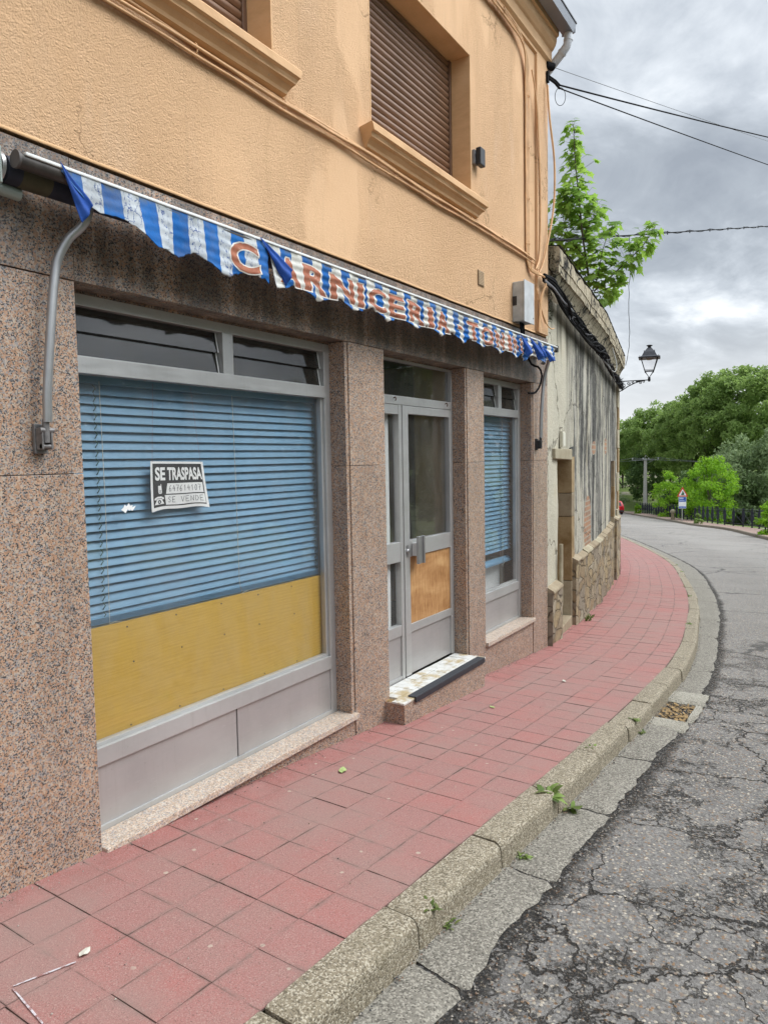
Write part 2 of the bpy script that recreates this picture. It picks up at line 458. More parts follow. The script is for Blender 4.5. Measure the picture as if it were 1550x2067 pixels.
def asphalt():
    t = MT('old_asphalt', .9, 0, .25)
    uvv = t.co('UV'); uv = t.sep(uvv); c = t.co()
    u, v = uv[0], uv[1]
    big = t.noise(c, .7, 6, .65); fine = t.noise(c, 190, 4, .7)
    col = t.ramp(big, [(.3, (.185, .176, .165)), (.7, (.25, .238, .222))])
    # aggregate stones of two sizes
    s1 = t.sep(t.vor(c, 85, out='Color')); d1 = t.vor(c, 85)
    s2 = t.sep(t.vor(c, 66, out='Color')); d2 = t.vor(c, 66)
    col = t.mix(t.math('MULTIPLY', t.smooth(s1[0], .55, .57), .55), col, t.ramp(s1[1], [(0, (.105, .10, .095)), (.3, (.30, .29, .275)), (.65, (.40, .375, .33)), (.88, (.30, .205, .14))], 'CONSTANT'))
    st2 = t.math('MULTIPLY', t.smooth(s2[0], .50, .52), t.math('LESS_THAN', d2, .42))
    col = t.mix(st2, col, t.ramp(s2[1], [(0, (.40, .35, .28)), (.3, (.29, .19, .115)), (.5, (.29, .275, .26)), (.8, (.56, .50, .41))], 'CONSTANT'))
    col = t.mix(t.math('MULTIPLY', t.smooth(fine, .46, .72), .6), col, (.06, .057, .053))
    # crazed zone beside the gutter, only in the near stretch
    zone = t.math('MULTIPLY', t.math('SUBTRACT', 1., t.smooth(v, 1.1, 3.0)), t.math('SUBTRACT', 1., t.smooth(u, 19.5, 25.)))
    wv = t.vadd(c, t.noise(c, 2.6, 5, .65, col=True), .42)
    wv = t.vadd(wv, t.noise(c, 22, 4, .7, col=True), .06)
    e1 = t.vor(wv, 1.25, 'DISTANCE_TO_EDGE'); e2 = t.vor(wv, 4.2, 'DISTANCE_TO_EDGE')
    wid = t.noise(c, 2.1, 5, .6)
    c1 = t.math('SUBTRACT', 1., t.smooth(t.math('DIVIDE', e1, t.math('ADD', .05, wid)), .005, .024))
    c2 = t.math('SUBTRACT', 1., t.smooth(t.math('DIVIDE', e2, t.math('ADD', .05, wid)), .008, .055))
    c2 = t.math('MULTIPLY', c2, t.math('MULTIPLY', t.smooth(t.noise(c, 1.3, 4, .6), .40, .53), .9))
    cr = t.math('MAXIMUM', c1, c2)
    rav = t.math('MULTIPLY', t.smooth(t.noise(c, 2.6, 8, .78), .51, .60), t.smooth(t.noise(c, 46, 3, .7), .46, .56))
    cr = t.math('MULTIPLY', t.math('MAXIMUM', cr, t.math('MULTIPLY', rav, .85)), zone)
    # ravelled black edge against the gutter
    wob = t.math('MULTIPLY', t.noise(c, 2.6, 9, .82), .30)
    edge = t.math('SUBTRACT', 1., t.smooth(t.math('SUBTRACT', v, wob), -.12, -.04))
    edge = t.math('MULTIPLY', edge, t.smooth(t.noise(c, 48, 4, .75), .40, .54))
    blk = t.math('MAXIMUM', cr, edge)
    bc = t.ramp(t.noise(c, 120, 3, .7), [(.40, (.010, .010, .0095)), (.58, (.032, .029, .026)), (.68, (.20, .15, .105))])
    col = t.mix(t.math('MULTIPLY', blk, .94), col, bc)
    # long thin cracks further away
    e3 = t.vor(t.vadd(c, t.noise(c, .9, 5, .6, col=True), .9), .33, 'DISTANCE_TO_EDGE')
    far = t.math('MULTIPLY', t.math('SUBTRACT', 1., t.smooth(e3, .004, .014)), t.smooth(u, 17, 22))
    col = t.mix(t.math('MULTIPLY', far, .6), col, (.03, .03, .03))
    # pale wear in the driven lane, old repair band
    lane = t.math('MULTIPLY', t.smooth(v, 1.2, 2.6), t.smooth(t.noise(c, .25, 4, .6), .3, .7))
    col = t.mix(t.math('MULTIPLY', lane, .45), col, (.33, .312, .285))
    h = t.math('ADD', t.math('MULTIPLY', t.math('SUBTRACT', .6, d2), .5), t.math('MULTIPLY', fine, .6))
    h = t.math('ADD', h, t.math('MULTIPLY', blk, -1.6))
    t.set(base=col, normal=t.bump(h, .85, .012))
    return t.m
ASPHALT = asphalt()

def plaster():
    t = MT('stained_plaster', .92, 0, .15); c = t.co(); x, y, z = t.sep(c)
    s1 = t.noise(t.co(scale=(1.5, 1.5, .16)), 1.9, 6, .62, .5); s2a = t.noise(t.co(scale=(2.4, 2.4, .20)), 2.0, 7, .66, .8)
    s2 = t.math('ADD', t.math('MULTIPLY', s2a, .8), t.math('MULTIPLY', t.noise(c, 7, 6, .7), .2))
    big = t.noise(c, 1.4, 6, .65)
    col = t.ramp(big, [(.3, (.40, .375, .30)), (.55, (.50, .47, .375)), (.75, (.46, .395, .28))])
    grey = t.ramp(s2, [(.36, (.10, .10, .095)), (.46, (.22, .215, .195)), (.56, (.36, .345, .295)), (.68, (.50, .475, .40))])
    # run-off under the open gutter: strongest between the doorway and the bend
    run = t.math('MULTIPLY', t.smooth(x, .9, 1.9), t.math('SUBTRACT', 1., t.smooth(x, 7.2, 8.6)))
    col = t.mix(t.math('MULTIPLY', run, t.smooth(s1, .34, .52)), col, grey)
    blk = t.math('MULTIPLY', t.math('SUBTRACT', 1., t.smooth(s2, .455, .55)), t.math('MULTIPLY', run, t.smooth(t.math('ADD', s1, t.math('MULTIPLY', z, .045)), .41, .54)))
    col = t.mix(t.math('MULTIPLY', blk, .86), col, t.ramp(t.noise(c, 12, 6, .7), [(.35, (.018, .018, .017)), (.65, (.10, .098, .09))]))
    b3 = t.math('MULTIPLY', t.smooth(t.math('ADD', z, t.math('MULTIPLY', s1, 1.6)), 3.85, 4.4), .9)
    col = t.mix(b3, col, t.ramp(s2, [(.4, (.03, .03, .025)), (.7, (.16, .14, .09))]))
    # fallen coat showing brick
    bk = t.n('ShaderNodeTexBrick'); t.inp(bk.inputs['Vector'], t.comb(x, z, 0.))
    bk.inputs['Scale'].default_value = 1; bk.inputs['Brick Width'].default_value = .22; bk.inputs['Row Height'].default_value = .07; bk.inputs['Mortar Size'].default_value = .01
    t.inp(bk.inputs['Color1'], (.40, .22, .13)); t.inp(bk.inputs['Color2'], (.27, .17, .12)); t.inp(bk.inputs['Mortar'], (.33, .30, .24))
    nz = t.math('MULTIPLY', t.math('SUBTRACT', t.noise(c, 4, 6, .7), .5), 1.1)
    def spot(cx, cz, rx, rz):
        a = t.math('DIVIDE', t.math('SUBTRACT', x, cx), rx); b = t.math('DIVIDE', t.math('SUBTRACT', z, cz), rz)
        return t.math('LESS_THAN', t.math('ADD', t.math('ADD', t.math('MULTIPLY', a, a), t.math('MULTIPLY', b, b)), nz), .8)
    p = t.math('MAXIMUM', spot(2.75, .99, .36, .45), spot(1.62, .5, .12, .5))
    p = t.math('MAXIMUM', p, spot(3.3, 2.06, .25, .11))
    p = t.math('MAXIMUM', p, spot(5.2, 2.1, .3, .16))
    col = t.mix(p, col, bk.outputs[0])
    e = t.vor(t.vadd(c, t.noise(c, 2, 4, .6, col=True), .5), .8, 'DISTANCE_TO_EDGE')
    cr = t.math('SUBTRACT', 1., t.smooth(e, .002, .011))
    col = t.mix(t.math('MULTIPLY', cr, .6), col, (.05, .045, .035))
    h = t.math('ADD', t.math('MULTIPLY', p, -1.4), t.math('ADD', t.noise(c, 28, 6, .65), t.math('MULTIPLY', cr, -.6)))
    t.set(base=col, normal=t.bump(h, .6, .02))
    return t.m
PLASTER = plaster()

def rubble():
    t = MT('rubble_stone', .92, 0, .2); c = t.co()
    cs = t.vadd(t.co(scale=(1, 1, 1.35)), t.noise(c, 6, 5, .7, col=True), .16)
    e = t.vor(cs, 4.6, 'DISTANCE_TO_EDGE'); k = t.sep(t.vor(cs, 4.6, out='Color'))
    col = t.ramp(k[0], [(0, (.29, .22, .135)), (.25, (.33, .275, .19)), (.5, (.26, .22, .165)), (.7, (.33, .26, .155)), (.88, (.37, .32, .235))], 'CONSTANT')
    n = t.noise(c, 9, 6, .7)
    col = t.mix(t.math('MULTIPLY', t.smooth(n, .4, .7), .55), col, (.13, .105, .075))
    m = t.math('SUBTRACT', 1., t.smooth(e, .0, .06))
    col = t.mix(t.math('MULTIPLY', m, .6), col, t.ramp(t.noise(c, 5, 4, .6), [(.4, (.10, .082, .06)), (.6, (.26, .22, .16))]))
    h = t.math('ADD', t.math('MULTIPLY', m, -1.), t.math('MULTIPLY', n, .7))
    t.set(base=col, normal=t.bump(h, .9, .03))
    return t.m
RUBBLE = rubble()

def blockmat(name, c1, c2):
    t = MT(name, .9, 0, .2); c = t.co()
    n = t.noise(c, 4, 7, .7); n2 = t.noise(c, 40, 4, .6)
    col = t.ramp(n, [(.32, c1), (.68, c2)])
    t.set(base=col, normal=t.bump(t.math('ADD', n, n2), .4, .01))
    return t.m
OCHRE = blockmat('ochre_stone', (.21, .135, .06), (.38, .29, .17))
GREYSTONE = blockmat('grey_block_stone', (.22, .17, .11), (.36, .30, .21))
CREAM = blockmat('cream_stone', (.27, .23, .155), (.43, .385, .28))
def cornice_mat():
    t = MT('weathered_cornice', .92, 0, .15); c = t.co()
    n = t.noise(c, 3.2, 8, .72); n2 = t.noise(t.co(scale=(9, 9, 1.2)), 2.2, 6, .7)
    col = t.ramp(n2, [(.3, (.20, .175, .125)), (.5, (.42, .365, .26)), (.7, (.54, .47, .35))])
    col = t.mix(t.smooth(n, .52, .64), col, (.03, .028, .024))
    e = t.vor(t.vadd(c, t.noise(c, 6, 4, .6, col=True), .12), 2.4, 'DISTANCE_TO_EDGE')
    col = t.mix(t.math('SUBTRACT', 1., t.smooth(e, .004, .03)), col, (.015, .014, .012))
    t.set(base=col, normal=t.bump(t.noise(c, 22, 7, .7), .8, .02))
    return t.m
CORNICE = cornice_mat()
ROOFTILE = plain('clay_roof_tile', (.22, .085, .05), .85, 0, .4, 8, .4)
ZINC = plain('zinc_gutter', (.24, .25, .27), .45, .5, .12, 4)
PVC = plain('white_pvc_pipe', (.55, .57, .60), .4, 0, .1, 6)
BOXGREY = plain('grey_paint_flaking', (.42, .43, .42), .6, 0, .22, 9, .2)
BLACKCABLE = plain('black_cable', (.011, .011, .012), .85, 0, .4, 10, 0, 80, .12)
IRON = plain('black_iron', (.018, .019, .021), .45, .3, .2, 12)
IRONBLUE = plain('dark_blue_iron', (.022, .027, .042), .45, .2, .2, 6)
CONCPOLE = plain('concrete_pole', (.46, .45, .42), .85, 0, .12, 3)
PAPER = plain('white_paper', (.78, .79, .77), .7, 0, .04)
INK = plain('black_ink', (.018, .018, .02), .6)
PEN = plain('pen_ink', (.06, .065, .08), .6)
def grassmat():
    t = MT('rough_grass', .95, 0, .15); c = t.co()
    n = t.noise(c, .35, 8, .7); n2 = t.noise(c, 3, 6, .7)
    col = t.ramp(n2, [(.3, (.07, .11, .028)), (.6, (.13, .175, .045)), (.8, (.20, .21, .08))])
    col = t.mix(t.smooth(n, .52, .62), col, (.25, .225, .175))
    t.set(base=col, normal=t.bump(n2, .8, .1)); return t.m
GRASS = grassmat()
FARPAVE = plain('pinkish_pavement', (.27, .185, .15), .9, 0, .12, 1.5, .3)
RED = plain('red_car_paint', (.50, .012, .022), .25, 0, .05)
TYRE = plain('tyre_rubber', (.02, .02, .02), .8)
LAMPRED = plain('red_lamp', (.35, .008, .008), .2)
CARGLASS = plain('car_glass', (.02, .022, .025), .08)
PINKWALL = plain('pink_render', (.46, .25, .19), .9, 0, .15, 2)
SIGNWHITE = plain('sign_white', (.75, .76, .76), .4)
SIGNRED = plain('sign_red', (.55, .05, .02), .4)
SIGNBLUE = plain('sign_blue', (.02, .09, .42), .4)
BARK = plain('bark', (.085, .07, .05), .95, 0, .35, 6, .5, 20)
LEAF_SAP = leafmat('maple_leaf', (.10, .20, .03), (.165, .30, .045), (.26, .40, .07), .5)
LEAF_POP = leafmat('poplar_leaf', (.105, .175, .045), (.19, .285, .075), (.28, .385, .115), .42)
LEAF_WIL = leafmat('willow_leaf', (.10, .155, .065), (.17, .235, .105), (.25, .32, .155), .35)
LEAF_LIME = leafmat('bright_leaf', (.085, .19, .012), (.17, .34, .02), (.28, .46, .035), .45)
LEAF_DARK = leafmat('dark_shrub_leaf', (.035, .07, .018), (.07, .125, .035), (.12, .19, .055), .3)
WEED = leafmat('weed_leaf', (.045, .08, .015), (.085, .13, .028), (.17, .19, .06), .25)
DRYLEAF = plain('dry_leaf', (.30, .20, .09), .9, 0, .45, 60)
MOSS = plain('moss', (.05, .07, .015), .95, 0, .4, 30, .6, 120)

# ------------------------------------------------------------------ camera
CAM = Vector((0, -2.5, 1.5))
RX = Vector((0.5409338, -0.84086239, -0.01846794))      # image right
RD = Vector((-0.07163718, -0.02418457, -0.99713751))    # image down
RF = Vector((0.83800879, 0.54070838, -0.07331926))      # forward
cd_ = bpy.data.cameras.new('camera'); cam = link(bpy.data.objects.new('camera', cd_))
cam.matrix_world = Matrix(((RX.x, -RD.x, -RF.x, CAM.x), (RX.y, -RD.y, -RF.y, CAM.y), (RX.z, -RD.z, -RF.z, CAM.z), (0, 0, 0, 1)))
cd_.sensor_fit = 'VERTICAL'; cd_.sensor_height = 36; cd_.lens = 1433/2067*36
cd_.clip_start = .05; cd_.clip_end = 3000
scene.camera = cam

def at(u, v, d):
    """survey point: the place d metres ahead of the camera that the photograph shows at (u, v)"""
    return CAM + (RX*(u-775) + RD*(v-1033.5) + RF*1433)*(d/1433)

# ------------------------------------------------------------------ ground shape
def slope(x):
    if x < 14: return .071
    if x < 30: return .071-.013*(x-14)/16
    return .058
_gx = [-30+.25*i for i in range(1600)]; _gz = [0.]
for i in range(1, len(_gx)): _gz.append(_gz[-1]-.25*slope(_gx[i]-.125))
_o = _gz[120]
_gz = [z-_o+.0475 for z in _gz]
def g(x):
    t = (x+30)/.25; i = max(0, min(len(_gx)-2, int(t))); return _gz[i]+(_gz[i+1]-_gz[i])*(t-i)

class Curve:
    def __init__(s, pts, step=.1):
        P = [Vector(p) for p in pts]; d = []
        for i in range(len(P)-1):
            p0 = P[i-1] if i else P[0]*2-P[1]; p1, p2 = P[i], P[i+1]; p3 = P[i+2] if i+2 < len(P) else P[-1]*2-P[-2]
            n = max(4, int((p2-p1).length/step))
            for k in range(n):
                t = k/n
                d.append(.5*((2*p1)+(p2-p0)*t+(2*p0-5*p1+4*p2-p3)*t*t+(3*p1-p0-3*p2+p3)*t**3))
        d.append(P[-1]); s.d = d; s.l = [0.]
        for i in range(1, len(d)): s.l.append(s.l[-1]+(d[i]-d[i-1]).length)
        s.len = s.l[-1]
    def at(s, q):
        q = max(0, min(s.len-1e-6, q)); lo, hi = 0, len(s.l)-1
        while hi-lo > 1:
            m = (lo+hi)//2
            if s.l[m] <= q: lo = m
            else: hi = m
        t = (q-s.l[lo])/(s.l[hi]-s.l[lo]); return s.d[lo].lerp(s.d[hi], t)
    def fr(s, q):
        a, b = s.at(q-.15), s.at(q+.15); t = (b-a).normalized()
        return s.at(q), t, Vector((-t.y, t.x))     # point, tangent, left normal
    def s_of_x(s, x):
        lo, hi = 0., s.len
        for _ in range(40):
            m = (lo+hi)/2
            if s.at(m).x < x: lo = m
            else: hi = m
        return lo

NEAR = Curve([(-14, -1.05), (-8, -1.09), (-3, -1.12), (0, -1.14), (1.8, -1.16), (3.6, -1.2), (4.9, -1.22), (6.3, -1.205), (7.1, -1.17), (8.2, -1.07), (9.8, -.85), (11.1, -.65), (12.9, -.32), (15.1, .16), (18.8, 1.04), (22.1, 2.05), (26.3, 3.55), (33.1, 6.2), (41, 9.6), (49, 13.5), (57.6, 18), (69.6, 24.5), (83, 32), (110, 47)])
FAR = Curve([(-14, -7.9), (-4, -7.6), (6, -7.0), (14, -5.9), (22, -4.3), (30, -2.1), (37.1, .3), (46.5, 3.07), (52.1, 5.84), (60.5, 9.03), (72.3, 13.7), (85.8, 19.1), (110, 30)])
def goff(q):   # kerb line to the outer edge of the gutter strip
    x = NEAR.at(q).x
    return .345 if x < 9 else .345+min(.25, (x-9)*.03)

# ------------------------------------------------------------------ sidewalk, kerb, gutter, road
def strip(curve, s0, s1, ds, v0, v1, nv, dz, side=1, edge=None):
    """sheet beside a curve; uv = metres along, metres from the curve"""
    mb = MB(); n = int((s1-s0)/ds)
    def fn(a, b):
        q = s0+(s1-s0)*a; p, t, nn = curve.fr(q); v = v0+(v1-v0)*b
        w = p+nn*v*side
        return (w.x, w.y, g(w.x)+dz+.004*mnoise.noise(Vector((w.x*1.3, w.y*1.3, 3))))
    return mb.grid(fn, n, nv, 0, True, lambda a, b: (s0+(s1-s0)*a, v0+(v1-v0)*b))
def sidewalk():
    mb = MB(); rnd = random.Random(12); T = .2
    bed = MT('joint_dirt', .95, 0, .1); c = bed.co()
    bed.set(base=bed.ramp(bed.noise(c, 14, 5, .7), [(.35, (.035, .028, .023)), (.55, (.12, .09, .075)), (.7, (.20, .15, .13))]))
    rows = 9; cs = [rnd.uniform(-.002, .002) for _ in range(rows+1)]
    for i in range(int(62/T)):
        q0 = i*T; near = NEAR.at(q0).x < 12
        if NEAR.at(q0).x < .2: continue
        for j in range(rows):
            v0 = .004+j*T+cs[j]; v1 = .004+(j+1)*T+cs[j+1]
            if j == rows-1: v1 = 1.78
            gp = abs(rnd.gauss(.0005, .0005))+.0002; dx = rnd.gauss(0, .0011); dr = rnd.gauss(0, .003)
            tz = [rnd.gauss(0, .0005) for _ in range(3)]; dz = rnd.gauss(0, .0006); n = 2 if near else 1
            vs, uv = [], []
            for a in range(n+1):
                for b in range(n+1):
                    fa, fb = a/n, b/n
                    q = q0+dx+gp+(T-2*gp)*fa+dr*T*(fb-.5); v = v0+gp+(v1-v0-2*gp)*fb-dr*T*(fa-.5)
                    p, t, nn = NEAR.fr(q); w = p+nn*v
                    vs.append((w.x, w.y, g(w.x)+dz+tz[0]*(fa-.5)*2+tz[1]*(fb-.5)*2+.003*mnoise.noise(Vector((w.x*1.3, w.y*1.3, 3))))); uv.append((q0+T*fa, (j+fb)*T))
            k = n+1; m = len(vs)
            fs = [(a*k+b, (a+1)*k+b, (a+1)*k+b+1, a*k+b+1) for a in range(n) for b in range(n)]
            if near:      # skirt down into the joint
                ring = [b for b in range(k)]+[a*k+n for a in range(1, k)]+[n*k+b for b in range(n-1, -1, -1)]+[a*k for a in range(n-1, 0, -1)]
                vs += [(vs[r][0], vs[r][1], vs[r][2]-.006) for r in ring]; uv += [uv[r] for r in ring]; L = len(ring)
                fs += [(ring[x], ring[(x+1) % L], m+(x+1) % L, m+x) for x in range(L)]
            mb.add(vs, fs, 0, False, uv)
    # bed below the joints
    N = 330
    def fn(a, b):
        p, t, nn = NEAR.fr(a*66); w = p+nn*(.0+1.78*b); return (w.x, w.y, g(w.x)-.0045)
    mb.grid(fn, N, 6, 1)
    mb.build('sidewalk', [TILES, bed.m], kind='structure')
sidewalk()

def kerbs():
    mb = MB(); q = .15; rnd = random.Random(3)
    while q < 62:
        x = NEAR.at(q).x
        L = .66+rnd.uniform(-.03, .03) if x < 6.2 else .47+rnd.uniform(-.04, .04)
        if x > 30: L = 1.2
        jz, jy = rnd.uniform(-.006, .006), rnd.uniform(-.008, .008); gap = .006+rnd.random()*.008
        n = 3 if x < 30 else 2
        prof = [(.0, -.22), (.0, .004), (-.108, .003), (-.122, -.002), (-.133, -.014), (-.138, -.03), (-.152, -.25)]
        rows = []
        ks = [0, .02] + [i/n for i in range(1, n)] + [.98, 1]
        for k in ks:
            p, t, nn = NEAR.fr(q+gap/2+(L-gap)*k)
            e = .006 if k in (0, 1) else 0
            row = []
            for (o, z) in prof:
                w = p+nn*(o+jy+(e if o < -.1 else 0))
                row.append((w.x, w.y, g(w.x)+z+jz-(e if z > -.1 else 0)+.002*mnoise.noise(Vector((w.x*9, w.y*9, z*9)))))
            rows.append(row)
        m = len(prof); vs = [p for r in rows for p in r]
        fs = [(i*m+j, i*m+j+1, (i+1)*m+j+1, (i+1)*m+j) for i in range(len(rows)-1) for j in range(m-1)]
        b = (len(rows)-1)*m
        mb.add(vs, fs+[tuple(range(m))[::-1], tuple(b+i for i in range(m))], 0, False)
        q += L
    mb.build('kerb', KERB, kind='structure')
kerbs()

def gutters():
    mb = MB(); q = .4; rnd = random.Random(5)
    while q < 62:
        x = NEAR.at(q).x
        L = rnd.uniform(.75, 1.25) if x < 7 else rnd.uniform(1.4, 2.2)
        if x > 25: L = 4
        sk0 = getattr(gutters, 'sk', 0.); sk1 = rnd.uniform(-.07, .07); gutters.sk = sk1
        tilt = rnd.uniform(-.008, .006)
        # the gully interrupts the strip between x = 5.2 and 6.3
        def fn(a, b):
            qq = q+.006+(L-.012)*a
            v = .13+(goff(qq)-.13)*b
            qq += (sk0*(1-a)+sk1*a)*b+.02*mnoise.noise(Vector((qq*5, b*3, 1)))*(abs(a-.5) > .45)
            p, t, nn = NEAR.fr(qq)
            wob = .035*mnoise.noise(Vector((qq*2.6, 7, 0)))+.016*mnoise.noise(Vector((qq*13, 9, 0)))
            w = p-nn*(v+(wob if b > .8 else 0))
            drop = -.010*b if b > .9 else 0
            return (w.x, w.y, g(w.x)-.112+tilt*(1-b)*.6+drop+.004*mnoise.noise(Vector((w.x*4, w.y*4, 0)))-(.012 if a in (0, 1) else 0))
        if not (NEAR.at(q+L*.5).x > 5.15 and NEAR.at(q+L*.5).x < 6.35):
            mb.grid(fn, 26, 6)
        q += L
    mb.build('gutter_strip', GUTTER, kind='structure')
gutters()

def road():
    mb = MB(); N = 420; M = 26
    def fn(a, b):
        qn = a*(NEAR.len-20); pn, t, nn = NEAR.fr(qn); e = pn-nn*(.16+.0)
        # matching place on the far kerb
        f = FAR.at(road.m(qn))
        w = e.lerp(f, b**1.35)
        return (w.x, w.y, g(w.x)-.128+.03*math.sin(PI*min(1, b**1.35))+.006*mnoise.noise(Vector((w.x*.8, w.y*.8, 0))))
    def uvf(a, b):
        qn = a*(NEAR.len-20); pn, t, nn = NEAR.fr(qn); f = FAR.at(road.m(qn))
        return (qn, (pn-f).length*b**1.35-(goff(qn)-.16))
    cache = {}
    def m(q):
        if q not in cache:
            p, t, nn = NEAR.fr(q); best = None
            lo = max(0, q-25)
            for k in range(201):
                r = lo+50*k/200
                if r > FAR.len: break
                d = abs((FAR.at(r)-p).dot(t))
                if (FAR.at(r)-p).dot(-nn) > 0 and (best is None or d < best[0]): best = (d, r)
            cache[q] = best[1] if best else min(q, FAR.len)
        return cache[q]
    road.m = m
    mb.grid(fn, N, M, 0, True, uvf)
    mb.build('road', ASPHALT, kind='structure')
road()

# gully in the gutter, filled with leaves
def gully():
    t = thing('drain_gully', 'stone rimmed street drain full of dry leaves in the gutter', 'drain', (5.75, -1.5, g(5.75)-.12))
    mb = MB(); q0 = NEAR.s_of_x(5.17); rnd = random.Random(4)
    def P(q, v, z):
        p, tt, nn = NEAR.fr(q); w = p-nn*v; return Vector((w.x, w.y, g(w.x)+z))
    for (a, b, v0, v1) in ((0, .27, .14, .40), (.80, 1.17, .14, .42), (.27, .80, .365, .42)):
        def fn(i, j, a=a, b=b, v0=v0, v1=v1):
            q = q0+a+.01+(b-a-.02)*i
            e = .03*mnoise.noise(Vector((q*6, j*2, 3))) if j == 1 else 0
            return P(q, v0+(v1-v0)*j+e, -.107+.006*mnoise.noise(Vector((q*7, j*4, 5)))-(.02 if i in (0, 1) else 0))
        mb.grid(fn, 10, 5)
    mb.build('rim', aggregate('pale_rim_concrete', (.27, .25, .20), (.38, .36, .30), (.42, .4, .34), 150, dark=(.17, .15, .11)), t)
    mb = MB(); mb.grid(lambda i, j: P(q0+.27+.53*i, .14+.23*j, -.15), 4, 3); mb.build('pit', DARK, t)
    mb = MB()
    for k in range(330):
        c = P(q0+.29+.49*rnd.random(), .15+.21*rnd.random(), -.145+.03*rnd.random())
        a = rnd.random()*6.3; l = rnd.uniform(.012, .028); d = Vector((math.cos(a), math.sin(a), rnd.uniform(-.5, .5)))*l; e = Vector((-math.sin(a), math.cos(a), rnd.uniform(-.4, .4)))*l*.45
        mb.add([c-d, c+e, c+d, c-e], [(0, 1, 2, 3)])
    mb.build('leaf_litter', DRYLEAF, t, kind='stuff')
gully()

# grit along the kerb foot and the ravelled asphalt edge
def grit():
    rnd = random.Random(11); mb = MB()
    def stone(c, r):
        vs = [c+Vector((rnd.uniform(.6, 1)*r*sx, 0, 0)) for sx in (1, -1)]+[c+Vector((0, rnd.uniform(.6, 1)*r*sx, 0)) for sx in (1, -1)]+[c+Vector((0, 0, r*.7)), c-Vector((0, 0, r*.4))]
        mb.add(vs, [(0, 2, 4), (2, 1, 4), (1, 3, 4), (3, 0, 4), (2, 0, 5), (1, 2, 5), (3, 1, 5), (0, 3, 5)], rnd.choice((0, 0, 1, 2)))
    for k in range(3200):
        x = 1.2+9*rnd.random()**1.6; q = NEAR.s_of_x(x) if k % 8 == 0 else grit.q+rnd.uniform(-.4, .4); grit.q = q
        p, t, nn = NEAR.fr(q)
        r = rnd.random()
        if r < .25: v = .150+abs(rnd.gauss(0, .012)); z = -.106
        elif r < .8: v = goff(q)+.02+abs(rnd.gauss(0, .07)); z = -.12
        else: v = goff(q)+rnd.random()*1.6; z = -.12
        w = p-nn*v
        stone(Vector((w.x, w.y, g(w.x)+z)), rnd.uniform(.0025, .0065))
    for k in range(800):     # crumbs on the pavement near the wall
        x = .9+6*rnd.random(); y = -.006-abs(rnd.gauss(0, .028)) if k % 5 else -rnd.random()*1.0
        stone(Vector((x, y, g(x)+.003)), rnd.uniform(.0015, .005))
    mb.build('loose_grit', [plain('grit_pale', (.32, .29, .25), .9, 0, .3, 50), plain('grit_brown', (.2, .13, .09), .9), plain('grit_dark', (.05, .05, .05), .9)], kind='stuff', label='loose grit and crumbs along the kerb, gutter and road edge', cat='grit')
grit.q = 20
grit()

# far pavement, kerb and land
strip(FAR, 0, FAR.len-1, .6, -.02, 1.5, 4, .02, -1).build('far_pavement', FARPAVE, kind='structure')
def farkerb():
    mb = MB(); n = 220
    prof = [(.14, -.2), (.13, -.01), (.10, .022), (.0, .022), (-.02, -.2)]
    def fn(a, b):
        p, t, nn = FAR.fr(a*(FAR.len-1)); o, z = prof[round(b*4)]; w = p+nn*o; return (w.x, w.y, g(w.x)+z)
    mb.grid(fn, n, 4, 0, False); mb.build('far_kerb', aggregate('far_kerb_concrete', (.24, .19, .14), (.30, .25, .19), (.34, .3, .25), 90), kind='structure')
farkerb()
def land():
    mb = MB()
    # land on the river side of the road: falls behind the fence, rises again in the distance
    def fn(a, b):
        p, t, nn = FAR.fr(a*(FAR.len-.5)); v = 1.48+b**2*90; w = p-nn*v
        z = g(w.x) + .015 - min(1.8, max(0, (v-2.2)*.28)) + .25*mnoise.noise(Vector((w.x*.15, w.y*.15, 0)))*min(1, (v-1.4)/3)
        return (w.x, w.y, max(z, g(p.x)-3.2))
    mb.grid(fn, 130, 34)
    mb.build('river_bank', GRASS, kind='structure')
    mb = MB()
    # one sheet far beyond
    def base(x, y):
        q = -x*.0
        z = g(min(x, 86))-.75
        d = math.hypot(x-78, y-22)
        # the hillside across the bend
        r = (x*.84+y*.54)
        if r > 86: z += min(9., (r-86)*.17)+.5*mnoise.noise(Vector((x*.08, y*.08, 2)))
        if x < -2: z = g(-2)-.75
        return z-(0 if r > 40 else .0)
    def fn2(a, b):
        x = -60+560*a**1.5; y = -260+560*b; z = base(x, y); 
        return (x, y, z)
    mb.grid(fn2, 90, 90)
    mb.build('ground', GRASS, kind='structure')
land()

def worn_paint():
    t = MT('worn_white_paint', .85, 0, .2); c = t.co()
    k = t.smooth(t.noise(c, 34, 5, .75), .42, .56)
    t.set(base=t.mix(k, (.27, .14, .13), (.56, .53, .55))); return t.m
def marks():
    mb = MB()
    t = [((1.06, -.488), (1.23, -.54), .010), ((1.055, -.495), (1.02, -.72), .008)]
    for (a, b, w) in t:
        a, b = Vector(a), Vector(b); d = (b-a).normalized(); n = Vector((-d.y, d.x)); rnd = random.Random(2); N = 16
        def fn(i, j):
            p = a.lerp(b, i)+n*(w*.8*(j-.5)*(1-.8*abs(i-.5)*rnd.uniform(.4, 1.6)))
            return (p.x, p.y, g(p.x)+.0045)
        mb.grid(fn, N, 1)
    mb.build('paint_mark', worn_paint(), kind='structure')
marks()

